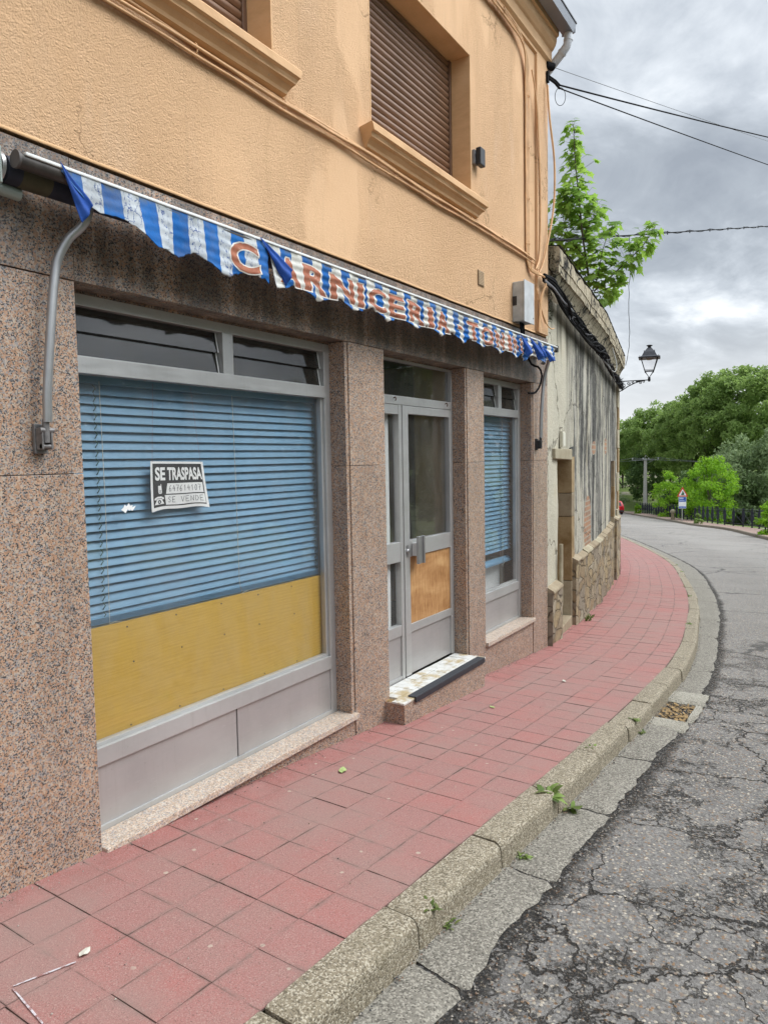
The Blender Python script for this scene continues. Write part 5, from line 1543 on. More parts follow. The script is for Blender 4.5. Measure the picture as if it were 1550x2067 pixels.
mb = MB(); q = dq(7.62); mb.prism([(.004, 1.60), (.035, 1.60), (.035, 1.775), (.004, 1.775)], lambda o, z: dw(q, o, z), lambda o, z: dw(q+.17, o, z)); mb.build('box', plain('cream_plastic', (.58, .55, .44), .5), t, .005)
mb = MB(); mb.prism([(.0355, 1.615), (.040, 1.615), (.040, 1.76), (.0355, 1.76)], lambda o, z: dw(q+.012, o, z), lambda o, z: dw(q+.158, o, z)); mb.build('lid', plain('cream_lid', (.62, .6, .5), .5), t, .003)

# ------------------------------------------------------------------ street lamp
def lamp():
    q = DLEN-.28; p0, d, nn = DF(q)
    out = Vector((nn.x, nn.y, 0)); al = Vector((d.x, d.y, 0)); root = Vector(dw(q, .012, 3.02))
    t = thing('street_lamp', 'black wrought iron lantern lamp on a scrolled bracket at the derelict wall end', 'street lamp', tuple(root))
    A = .60
    def L(o, z, s=0.): return root+out*o+al*s+Vector((0, 0, z))
    mb = MB()
    mb.obox(L(.008, -.05), out*.008, al*.035, Vector((0, 0, .22))); mb.obox(L(.01, -.33), out*.009, al*.022, Vector((0, 0, .10)))
    mb.obox(L(A/2, .0), out*(A/2), al*.009, Vector((0, 0, .009)))
    mb.tube([L(.02, -.21), L(.10, -.17), L(.2, -.105), L(.32, -.05), L(.44, -.015), L(.52, -.008)], .010, 8)
    def scroll(cx, cz, r, a0, turns, sgn=1, w=.007):
        pts = []
        for i in range(29):
            k = i/28; an = a0+sgn*turns*2*PI*k; rr = r*(1-.8*k); pts.append(L(cx+rr*math.cos(an), cz+rr*math.sin(an)))
        mb.tube(pts, w, 6)
    scroll(.095, -.085, .062, 2.2, 1.6); scroll(.205, -.045, .036, .4, 1.4, -1); scroll(.29, -.03, .026, 2.6, 1.3); scroll(.43, -.045, .028, 1.2, 1.3, -1); scroll(.50, -.025, .022, 3., 1., 1)
    mb.obox(L(.40, -.012), out*.06, al*.012, Vector((0, 0, .014)))
    mb.build('bracket', IRON, t)
    # lantern
    C = L(A, 0)
    mb = MB(); mb.lathe([(0, -.035), (.022, -.03), (.028, .0), (.024, .04), (.028, .05), (.012, .06), (0, .062)], C, 12); mb.build('socket', IRON, t)
    def sq(r, z): return [C+Vector((0, 0, z))+al*(r*a)+out*(r*b) for a, b in ((-1, -1), (1, -1), (1, 1), (-1, 1))]
    ZB, ZM = .175, .44; RB, RM = .082, .158
    mb = MB(); b0, b1 = sq(RB, ZB), sq(RM, ZM)
    for i in range(4):
        mb.tube([b0[i], b1[i]], .009, 6); mb.tube([b0[i], b0[(i+1) % 4]], .008, 6); mb.tube([b1[i], b1[(i+1) % 4]], .010, 6)
        b2 = sq(RB+.006, ZB+.025); mb.tube([b2[i], b2[(i+1) % 4]], .004, 5)
        mb.tube([C+Vector((0, 0, .05)), C.lerp(b0[i], .55)+Vector((0, 0, .02)), b0[i]], .006, 6)
        mb.tube([b0[i], b0[i]-Vector((0, 0, .025))], .006, 5)
    mb.build('lantern_frame', IRON, t)
    mb = MB(); b0, b1 = sq(RB-.002, ZB+.01), sq(RM-.002, ZM)
    for i in range(4): mb.add([b0[i], b0[(i+1) % 4], b1[(i+1) % 4], b1[i]], [(0, 1, 2, 3)])
    mb.build('lantern_glass', glassmat('lantern_glass', .02), t)
    mb = MB(); pr = [(RM+.045, ZM-.012), (RM+.050, ZM+.010), (RM+.012, ZM+.018), (RM-.018, ZM+.04), (.105, ZM+.115), (.062, ZM+.17), (.036, ZM+.205)]
    rings = [sq(r, z) for r, z in pr]; vs = [v for r in rings for v in r]
    mb.add(vs, [(i*4+k, i*4+(k+1) % 4, (i+1)*4+(k+1) % 4, (i+1)*4+k) for i in range(len(pr)-1) for k in range(4)]+[(0, 1, 2, 3), tuple(24+k for k in range(4))])
    for v in sq(RM+.02, ZM+.012)+sq(.098, ZM+.12): mb.tube([v, v+Vector((0, 0, .028))], .006, 5)
    mb.build('lantern_roof', plain('grey_black_paint', (.045, .047, .055), .5, .2, .15, 10), t)
    mb = MB(); mb.lathe([(.034, ZM+.20), (.030, ZM+.225), (.060, ZM+.245), (.062, ZM+.252), (.03, ZM+.262), (0, ZM+.266)], C, 14); mb.build('finial', IRON, t)
    mb = MB(); mb.lathe([(0, ZM-.045), (.05, ZM-.04), (.055, ZM-.005), (0, ZM)], C, 12); mb.build('lamp_holder', plain('lamp_reflector', (.35, .33, .28), .5), t)
lamp()

# ------------------------------------------------------------------ sapling on the derelict roof
def maple_leaf(mb, c, d, nrm, size):
    """five-lobed leaf: c stalk end, d pointing direction, nrm face normal"""
    d = d.normalized(); s = d.cross(nrm).normalized(); n2 = s.cross(d)
    out = [(0, 0), (.16, -.10), (.42, -.08), (.34, .12), (.62, .34), (.36, .40), (.30, .55), (.16, .52), (0, 1.0)]
    pts = out+[(-x, y) for x, y in out[-2:0:-1]]
    vs = [c+(s*x+d*y+n2*(-.18*abs(x)-.12*y*y))*size for x, y in pts]
    mid = c+d*size*.38
    vs.append(mid); k = len(pts)
    mb.add(vs, [(i, (i+1) % k, k) for i in range(k)], 0, False)
def sapling():
    rnd = random.Random(21)
    base = Vector((11.45, .98, 3.62))
    t = thing('maple_sapling', 'young green maple sapling growing out of the derelict roof beside the orange building', 'tree', tuple(base))
    # limbs as seen: main leader, side shoots
    limbs = []
    D = 11.35
    def limb(pts, r0, r1): limbs.append((Curve([Vector(p) for p in pts], .05), r0, r1))
    B = at(1189, 640, D); limb([B, at(1187, 560, D), at(1176, 480, D-.05), at(1168, 400, D-.05), at(1160, 320, D), at(1157, 252, D)], .022, .005)
    limb([at(1190, 600, D), at(1205, 560, D-.2), at(1217, 500, D-.25), at(1236, 455, D-.3)], .010, .003)
    limb([at(1198, 588, D), at(1230, 560, D-.2), at(1262, 530, D-.35), at(1295, 498, D-.4), at(1322, 458, D-.45)], .013, .003)
    limb([at(1205, 590, D), at(1235, 578, D-.1), at(1255, 572, D-.1)], .008, .003)
    limb([at(1176, 480, D), at(1195, 440, D+.1), at(1205, 405, D+.1)], .009, .003)
    limb([at(1180, 520, D), at(1150, 480, D+.15), at(1136, 440, D+.15), at(1132, 400, D+.15)], .009, .003)
    limb([at(1184, 560, D), at(1150, 520, D), at(1125, 486, D), at(1106, 462, D)], .010, .003)
    limb([at(1200, 610, D-.1), at(1212, 600, D-.2), at(1203, 590, D-.3)], .008, .003)
    limb([at(1172, 440, D), at(1146, 410, D-.1), at(1134, 385, D-.1)], .007, .002)
    mb = MB(); mb2 = MB()
    for k, (c, r0, r1) in enumerate(limbs):
        n = max(6, int(c.len/.06)); mb.tube([c.at(c.len*i/n) for i in range(n+1)], [r0+(r1-r0)*i/n for i in range(n+1)], 7)
        nl = int(c.len*(84 if k == 0 else 98))
        for i in range(nl):
            f = i/nl; 
            if k == 0 and f < .12: continue
            if k and f < .18: continue
            p = c.at(c.len*min(1, f+rnd.uniform(0, .03))); tdir = (c.at(min(c.len, c.len*f+.05))-c.at(max(0, c.len*f-.05))).normalized()
            a = rnd.random()*2*PI; side = tdir.orthogonal(); side.rotate(Matrix.Rotation(a, 3, tdir))
            reach = (.04+.145*rnd.random()**.9)*(1.05 if f < .8 else .6)
            if k == 0: reach *= .75+.45*math.sin(f*19)**2
            e = p+side*reach+Vector((0, 0, reach*.25))+tdir*.03
            mb.tube([p, e], .0018, 3, 0, False)
            dr = (side+Vector((0, 0, -.75))+Vector((rnd.uniform(-.4, .4), rnd.uniform(-.4, .4), 0))).normalized()
            nr = (side*.6+Vector((0, 0, 1))+Vector((rnd.uniform(-.5, .5),)*1+(rnd.uniform(-.5, .5), 0))).normalized()
            maple_leaf(mb2, e, dr, nr, rnd.uniform(.10, .18)*(1 if f < .85 else .85))
    mb.build('trunk', BARK, t); mb2.build('crown', LEAF_SAP, t)
sapling()

# ------------------------------------------------------------------ trees
def tree_mesh(name, label, base, top, rad, leaf, n_clump=70, per=70, size=.22, seed=1, crown0=.18, lean=0., limbs=9, group=None, trunk_r=.16, narrow=1., cat='tree', clump_r=.22):
    rnd = random.Random(seed); base = Vector(base); H = top-base.z
    t = thing(name, label, cat, tuple(base), group)
    zc0 = base.z+H*crown0; cz = (zc0+top)/2; hh = (top-zc0)/2; ctr = Vector((base.x+lean, base.y, cz))
    cl = []
    for k in range(n_clump):
        while True:
            v = Vector((rnd.uniform(-1, 1), rnd.uniform(-1, 1), rnd.uniform(-1, 1)))
            if v.length < 1: break
        rr = v.length; v = v.normalized()*(rr**.45 if rr > 0 else 0)
        w = 1-.25*max(0, v.z)**2
        cl.append((ctr+Vector((v.x*rad*w, v.y*rad*w*narrow, v.z*hh*(.92+.12*mnoise.noise(v*2+Vector((seed, 0, 0)))))), rnd.uniform(.7, 1.25)*clump_r*rad))
    mb = MB()
    tp = [base+Vector((lean*f*f+.12*mnoise.noise(Vector((f*3, seed, 0))), .12*mnoise.noise(Vector((f*3, seed, 9))), (H*.86)*f)) for f in [i/10 for i in range(11)]]
    mb.tube(tp, [trunk_r*(1-.88*i/10) for i in range(11)], 8)
    for k in range(limbs):
        f = rnd.uniform(max(.12, crown0-.05), .75); a = tp[int(f*10)]; b = rnd.choice(cl)[0]
        if b.z < a.z: b = Vector((b.x, b.y, a.z+abs(b.z-a.z)*.4))
        m = a.lerp(b, .5)+Vector((0, 0, -.08*(b-a).length)); c = Curve([a, m, b], .3)
        mb.tube([c.at(c.len*i/8) for i in range(9)], [trunk_r*.45*(1-f)*(1-.85*i/8)+.012 for i in range(9)], 6)
    mb.build('trunk', BARK, t)
    mb = MB(); vs = []; fs = []
    for (c, r) in cl:
        for i in range(per):
            while True:
                v = Vector((rnd.uniform(-1, 1), rnd.uniform(-1, 1), rnd.uniform(-1, 1)))
                if v.length < 1: break
            p = c+Vector((v.x*r, v.y*r, v.z*r*.8))
            o = (p-ctr).normalized()*.5+Vector((rnd.uniform(-1, 1), rnd.uniform(-1, 1), rnd.uniform(-.4, 1.2)))
            o.normalize(); s = o.orthogonal().normalized(); s.rotate(Matrix.Rotation(rnd.random()*6.3, 3, o)); u = o.cross(s)
            z = size*rnd.uniform(.55, 1.2); b = len(vs)
            vs += [p-s*z*.6, p-u*z*.33+o*z*.08, p+s*z*.6-o*z*.12, p+u*z*.33+o*z*.08]
            fs.append((b, b+1, b+2, b+3))
    mb.add(vs, fs, 0, False); mb.build('crown', leaf, t)
    return t
def gb(u, d, dz=-1.6):
    p = at(u, 1000, d); return (p.x, p.y, g(p.x)+dz)
def ztop(u, v, d): return at(u, v, d).z
POP = [(1256, 846, 104, 3.6, 'leftmost and lowest of the tall poplars, its crown meeting the derelict wall end'), (1286, 836, 98, 3.3, 'tall poplar right behind the concrete utility pole'), (1318, 812, 95, 3.6, 'tall poplar with a pointed top beside the lantern, left of the valley in the treeline'),
       (1352, 822, 90, 3.3, 'tall poplar with the dip in the treeline, above the road sign'), (1384, 788, 86, 3.7, 'tall poplar on the rising treeline, left above the bright green tree'), (1412, 760, 82, 3.7, 'tall poplar just left of the crest, above the bright green tree'),
       (1442, 742, 78, 3.7, 'tall poplar at the first crest of the treeline'), (1478, 733, 75, 4.0, 'tallest poplar, its trunk showing sky through above the grey willow'), (1516, 738, 73, 3.8, 'tall poplar second from the right edge behind the grey willow'), (1552, 737, 70, 4.0, 'tall poplar furthest right along the treeline')]
for i, (u, v, d, r, lab) in enumerate(POP):
    tree_mesh('poplar_tree', lab, gb(u, d, -1.2 if d < 90 else 0.), ztop(u, v, d), r, LEAF_POP, 105, 95, .33, 40+i, .30 if i > 2 else .36, 0, 12, 'tall poplars beyond the road', .2, 1., 'tree', .21)
tree_mesh('willow_tree', 'broad grey green willow in front of the poplars at the right', gb(1500, 60), ztop(1500, 882, 60), 4.0, LEAF_WIL, 120, 85, .27, 71, .12, 0, 12, 'grey willows', .16, .8, 'tree', .20)
tree_mesh('willow_tree', 'grey green willow furthest right, behind the iron fence', gb(1572, 58), ztop(1572, 866, 58), 3.6, LEAF_WIL, 100, 80, .27, 72, .12, 0, 10, 'grey willows', .16, .8, 'tree', .20)
for i, (u, v, d, r, lab) in enumerate([(1462, 992, 60, 2.2, 'grey green shrub right of the bright green tree behind the iron fence'), (1512, 985, 58, 2.3, 'grey green shrub under the broad willow behind the iron fence'), (1395, 945, 68, 3.0, 'dark rounded tree behind the bright green tree'), (1305, 905, 92, 3.2, 'dark low tree behind the utility pole crossarm')]):
    tree_mesh('riverside_shrub' if i < 2 else 'dark_tree', lab, gb(u, d), ztop(u, v, d), r, LEAF_WIL if i < 2 else LEAF_DARK, 60, 75, .26 if i < 2 else .34, 80+i, .02 if i < 3 else .3, 0, 6, 'shrubs and low trees behind the fence', .08, .8, 'shrub' if i < 2 else 'tree', .26)
tree_mesh('bright_tree', 'bright lime green young tree behind the iron fence, right of the road sign', gb(1434, 56, -1.2), ztop(1428, 914, 56), 2.15, LEAF_LIME, 110, 90, .17, 91, .05, -.1, 10, 'bright green young trees', .06, .9, 'tree', .23)
tree_mesh('bright_tree', 'small bright green bush tree behind the fence, left of the road sign', gb(1350, 65, -1.2), ztop(1350, 950, 65), 1.6, LEAF_LIME, 55, 75, .17, 92, .05, 0, 7, 'bright green young trees', .05, .9, 'tree', .25)
tree_mesh('bright_bush', 'lime green creeper bush hanging over the near end of the iron fence', gb(1550, 34.5, -.9), ztop(1547, 1003, 34.5), .7, LEAF_LIME, 40, 60, .13, 93, .0, 0, 5, None, .04, .8, 'bush', .27)
tree_mesh('fence_bush', 'low dark green bush grown through the fence under the bright green tree', gb(1409, 48.5, -.3), ztop(1406, 1036, 48.5), .32, LEAF_POP, 18, 60, .10, 94, .0, 0, 4, None, .03, .8, 'bush', .32)
for i, (u, v, d, r, lab) in enumerate([(1256, 1003, 95, 1.2, 'grassy clump behind the fence beside the red car'), (1287, 1014, 77, .4, 'upright green weed clump in the gap of the picket fence'), (1330, 1020, 72, .6, 'green weeds behind the fence right of the utility pole'), (1306, 1018, 80, .7, 'green weeds at the foot of the utility pole')]):
    tree_mesh('weed_clump', lab, gb(u, d, -.5), ztop(u, v, d), r, LEAF_WIL if i != 1 else LEAF_LIME, 24, 50, .16, 100+i, .0, 0, 2, 'weed clumps behind the fence', .03, .7, 'weeds', .34)
# unseen trees added across the road so the shop windows mirror dark foliage
for i, (x, y, h, r) in enumerate([(13.5, -12.5, 8.5, 3.2), (19, -11.5, 9.5, 3.4), (7.5, -13.5, 9, 3.4), (1.5, -14, 8, 3.2), (26, -9.5, 9, 3.4), (-4, -13.5, 9, 3.6), (10.5, -11.5, 8, 3.2), (4.5, -12.8, 8.5, 3.3), (16.2, -10.8, 8, 3.)]):
    tree_mesh('roadside_tree', ['bushy tree across the road mirrored in the shop door', 'tall bushy tree across the road before the iron fence', 'bushy tree across the road mirrored in the big shop window', 'bushy tree across the road behind the photographer', 'tall bushy tree across the road before the fence starts', 'bushy tree across the road farthest back along the street', 'broad tree across the road between the door and window reflections', 'broad tree across the road opposite the big shop window', 'broad tree across the road opposite the derelict building'][i], (x, y, g(x)-.3), g(x)+h, r, LEAF_DARK, 60, 60, .42, 120+i, .05, 0, 6, 'trees across the road', .2, 1., 'tree', .27)

# ------------------------------------------------------------------ weeds by the kerb
def weed(x, v, label, n, L, broad=0., seed=1):
    p, tt, nn = NEAR.fr(NEAR.s_of_x(x)); w = p-nn*v; rnd = random.Random(seed)
    b = Vector((w.x, w.y, g(w.x)+(-.012 if v < .13 else -.11)))
    t = thing('weed', label, 'weed', tuple(b), 'weeds along the kerb')
    mb = MB(); mf = MB()
    for k in range(n):
        a = rnd.random()*6.3; l = L*rnd.uniform(.5, 1.1); d = Vector((math.cos(a), math.sin(a), rnd.uniform(.3, 1.2))).normalized(); s = Vector((-math.sin(a), math.cos(a), 0)); o = b+Vector((rnd.gauss(0, .012), rnd.gauss(0, .012), 0))
        wd = (.006+broad*.35*rnd.random())*min(1, l/.05); pts = []
        for i in range(5):
            f = i/4; pts.append((o+d*l*f+Vector((0, 0, -l*.45*f*f)), wd*(math.sin(PI*min(1, .12+f*.88))+.05)))
        m = mf if broad and k % 2 else mb
        m.add([p+s*q for p, q in pts]+[p-s*q for p, q in pts], [(i, i+1, 6+i, 5+i) for i in range(4)], 0, True)
    mb.build('blades', WEED, t)
    if mf.v: mf.build('leaves', LEAF_POP, t)
weed(2.15, .12, 'wispy dry green weed in the nearest visible kerb joint', 14, .055, 0, 1)
weed(2.22, .155, 'small grass tuft at the kerb foot below the nearest weed', 14, .045, 0, 2)
weed(2.86, .165, 'small green weed at the kerb foot before the big leafed weed', 18, .045, .01, 3)
weed(3.36, .10, 'big leafed green weed hanging over the kerb, largest of them', 20, .13, .06, 4)
weed(3.47, .165, 'broad glossy leaf weed lying in the gutter beside the big weed', 5, .12, .11, 5)
weed(4.16, .06, 'bright green tuft on top of the kerb joint', 20, .06, .008, 6)
weed(4.90, .12, 'pale green tuft at the kerb joint before the drain', 26, .06, .012, 7)
weed(4.95, .165, 'brownish weed at the kerb foot next to the drain rim', 20, .06, .0, 8)
for i, (x, v) in enumerate(((9.4, .02), (12.4, .03), (13.9, .02), (17, .1), (19, .12), (21, .15))):
    weed(x, v, ['green weed tuft on the kerb at the start of the bend', 'green weed tuft on the kerb beside the far end of the derelict wall', 'yellowish weed tuft in the bend beyond the derelict wall', 'weeds on the far bend of the kerb, nearest of three', 'weeds on the far bend of the kerb, middle of three', 'weeds on the far bend of the kerb, farthest of three'][i], 26, .09, .012, 10+i)
t = thing('weed', 'green weeds at the foot of the derelict plinth', 'weed', dw(dq(8.9), .1, g(8.9)), 'weeds along the kerb'); rnd = random.Random(77); mb = MB()
for k in range(34):
    q = dq(rnd.uniform(8.75, 9.15)); b = Vector(dw(q, .10+abs(rnd.gauss(0, .03)), 0)); b.z = g(b.x); a = rnd.random()*6.3; l = rnd.uniform(.02, .06); d = Vector((math.cos(a)*.7, math.sin(a)*.7, 1))*l; s = Vector((-math.sin(a), math.cos(a), 0))*.008
    mb.add([b-s, b+s, b+d*.6+s*1.3, b+d, b+d*.6-s*1.3], [(0, 1, 2, 3, 4)])
mb.build('blades', WEED, t)
def flat_leaf(x, y, size, ang, mat_, name, label, cat, pts):
    mb = MB(); z = g(x)+.007; c, s = math.cos(ang), math.sin(ang)
    rnd = random.Random(3); V = [(x+(a*c-b*s)*size, y+(a*s+b*c)*size, z+rnd.uniform(0, .25)*size*(abs(a)+abs(b))) for a, b in pts]
    mb.add(V+[(x, y, z+.004)], [(i, (i+1) % len(V), len(V)) for i in range(len(V))], 0, False)
    props(mb.build(name, mat_, base=(x, y, z)), label, cat)
LP = [(-1, 0), (-.6, .5), (0, .62), (.6, .42), (1.1, 0), (.55, -.5), (0, -.6), (-.6, -.42)]
flat_leaf(2.97, -.29, .034, .5, plain('pale_green_leaf', (.34, .42, .16), .7, 0, .2, 50), 'fallen_leaf', 'pale green fallen leaf on the red tiles below the big window', 'leaf', LP)
flat_leaf(1.27, -.525, .022, .2, plain('dirty_paper', (.55, .53, .45), .8, 0, .15, 60), 'paper_crumb', 'crumpled pale paper scrap on the red tiles near the bottom left', 'litter', LP)
flat_leaf(4.55, -.45, .024, 1.2, bpy.data.materials['pale_green_leaf'], 'fallen_leaf', 'small pale green fallen leaf on the tiles below the doorstep', 'leaf', LP)
flat_leaf(5.6, -.62, .025, .7, bpy.data.materials['dirty_paper'], 'paper_crumb', 'pale paper scrap on the red tiles beyond the doorstep', 'litter', LP)

# ------------------------------------------------------------------ iron fence along the far pavement
def fence():
    q0, q1 = FAR.s_of_x(16), FAR.s_of_x(84)
    def F(q, o=1.38):
        p, t, n = FAR.fr(q); w = p-n*o; return Vector((w.x, w.y, g(w.x)+.02)), Vector((t.x, t.y, 0)), Vector((n.x, n.y, 0))
    b = F(q0)[0]
    t = thing('iron_fence', 'long dark cast iron railing with wide flat posts and crossed bars along the far pavement', 'fence', tuple(b))
    n = int((q1-q0)/1.4); H = 1.2
    # one post, copied along the line
    mb = MB(); pr = [(.04, 0), (.04, .30), (.09, .43), (.09, .88), (.04, 1.03), (.04, 1.11), (.05, 1.13), (.033, 1.17), (0, 1.19)]
    poly = pr+[(-x, z) for x, z in pr[-2::-1]]
    mb.prism(poly, lambda x, z: (x, -.022, z), lambda x, z: (x, .022, z)); mb.box(-.06, .06, -.06, .06, -.3, .02)
    post = mb.build('post', IRONBLUE)
    P = []
    for k in range(n+1):
        p, tt, nn = F(q0+1.4*k); P.append(p)
        o = post if k == 0 else link(post.copy())
        o.parent = t; o.location = p-b; o.rotation_euler = (0, 0, math.atan2(tt.y, tt.x)+1.25)
    def up(i, z): return P[i]+Vector((0, 0, z))
    for z, nm in ((1.07, 'top_rail'), (.95, 'upper_rail'), (.16, 'lower_rail')):
        mb = MB(); mb.tube([up(i, z) for i in range(n+1)], .017, 6); mb.build(nm, IRONBLUE, t)
    mb = MB()
    for i in range(n): mb.tube([up(i, .2), up(i+1, .84)], .011, 5); mb.tube([up(i, .84), up(i+1, .2)], .011, 5)
    mb.build('cross_bars', IRONBLUE, t)
fence()

# ------------------------------------------------------------------ road sign, stone post, pole, car, far signs
def face_frame(c, az=None):
    """frame whose face looks back along the road to the viewer"""
    f = (CAM-Vector(c)); f.z = 0; f.normalize(); r = Vector((0, 0, 1)).cross(f) * 1.0
    return f, r.normalized(), Vector((0, 0, 1))
def sign():
    p = at(1376, 1052, 53); p.z = g(p.x); f, r, u = face_frame(p); f = (f+r*.25).normalized(); r = u.cross(f).normalized()
    t = thing('road_sign', 'red triangular warning sign above a blue information board on a post by the far pavement', 'road sign', tuple(p))
    def Q(x, y, o): return p+r*x+u*y+f*o
    def P(x, z, o, dz=0): return p+(r*x+Vector((0, 0, z))+f*o)*1.14
    mb = MB(); mb.tube([P(0, -.1, -.03), P(0, 2.28, -.03)], .028, 8); mb.build('pole', STEEL, t)
    def poly(mb, pts, o, th=.012): mb.prism(pts, lambda x, z: P(x, z, o-th), lambda x, z: P(x, z, o))
    def tri(s, z): return [(-s/2, z), (s/2, z), (.02, z+s*.88), (-.02, z+s*.88)]
    mb = MB(); poly(mb, tri(.70, 1.64), .012); tr = mb.build('warning_triangle', SIGNRED, t)
    mb = MB(); poly(mb, [(-.24, 1.71), (.24, 1.71), (0, 2.13)], .016, .004); mb.build('white_field', SIGNWHITE, tr)
    mb = MB(); poly(mb, [(-.09, 1.74), (.13, 1.74), (.09, 1.80), (.12, 1.84), (.05, 1.92), (.03, 2.0), (-.03, 1.96), (-.02, 1.87), (-.07, 1.83)], .019, .003); mb.build('warning_symbol', plain('sign_green', (.03, .11, .06), .5), tr)
    mb = MB(); poly(mb, [(-.235, .86), (.235, .86), (.235, 1.63), (-.235, 1.63)], .012); bd = mb.build('information_board', SIGNWHITE, t)
    mb = MB(); poly(mb, [(-.215, 1.30), (.215, 1.30), (.215, 1.61), (-.215, 1.61)], .015, .003); poly(mb, [(-.215, .88), (.215, .88), (.215, 1.0), (-.215, 1.0)], .015, .003); mb.build('blue_field', SIGNBLUE, bd)
    mb = MB()
    poly(mb, [(-.19, 1.47), (.06, 1.47), (.06, 1.57), (-.19, 1.57)], .017, .002); poly(mb, [(-.19, 1.36), (.12, 1.36), (.12, 1.40), (-.19, 1.40)], .017, .002)
    poly(mb, [(-.15, .925), (.15, .925), (.15, .95), (-.15, .95)], .017, .002)
    mb.build('white_pattern', plain('sign_pale', (.42, .5, .68), .4), bd)
sign()
p = at(1357, 1053, 57); p.z = g(p.x)
t = thing('stone_post', 'short weathered stone post with rounded head on the far pavement left of the road sign', 'post', tuple(p))
mb = MB(); mb.lathe([(.19, -.1), (.19, .14), (.16, .16), (.15, .48), (.17, .5)], p, 4, 0, False); mb.build('shaft', GREYSTONE, t, .02)
mb = MB(); mb.lathe([(.12, .50), (.19, .58), (.21, .68), (.17, .78), (.08, .85), (0, .86)], p, 12); mb.build('head', CREAM, t)

def pole():
    p = at(1301, 1030, 82); p.z = g(p.x)-1.2; top = at(1301, 921, 82).z; H = top-p.z
    t = thing('utility_pole', 'pale concrete utility pole with a crossarm and insulators behind the fence', 'utility pole', tuple(p))
    f, r, u = face_frame(p)
    mb = MB(); mb.prism([(-1, -1), (1, -1), (1, 1), (-1, 1)], lambda x, y: p+r*x*.24+f*y*.2, lambda x, y: p+r*x*.16+f*y*.12+Vector((0, 0, H-.25))); mb.build('shaft', CONCPOLE, t, .01)
    mb = MB(); z = H-.42; mb.obox(p+Vector((0, 0, z)), r*1.45, f*.06, Vector((0, 0, .038))); mb.obox(p+Vector((0, 0, z+.0))+f*.16, r*.25, f*.03, Vector((0, 0, .05)))
    mb.tube([p+r*.95+Vector((0, 0, z)), p+Vector((0, 0, z-.5))], .025, 5); mb.build('crossarm', plain('grey_steel_arm', (.26, .27, .28), .6), t)
    for x in (-1.38, -.25, .35, 1.38):
        mb = MB(); mb.lathe([(0, 0), (.07, .02), (.05, .08), (.08, .11), (.05, .17), (.03, .2), (0, .2)], p+r*x+Vector((0, 0, z+.05)), 8); mb.build('insulator', plain('white_insulator', (.62, .63, .64), .3), t)
    mb = MB(); mb.tube([p+r*-.1+Vector((0, 0, z)), p+r*.02+Vector((0, 0, H+.15)), p+r*.2+Vector((0, 0, H-.05))], .03, 6); mb.build('top_bracket', CONCPOLE, t)
    a = p+Vector((0, 0, z+.25))
    for k, x in enumerate((-1.38, 1.38)):
        wire('power_line', ['power line from the left insulator of the utility pole', 'power line from the right insulator of the utility pole'][k], a+r*x, at(1562, 930+4*k, 66), .25, .022, 1.2, bpy.data.materials['grey_wire'])
        wire('power_line', ['power line leaving the left insulator towards the derelict wall', 'power line leaving the right insulator towards the derelict wall'][k], a+r*x, at(1235, 926+4*k, 100), .2, .022, 1.3, bpy.data.materials['grey_wire'])
pole()

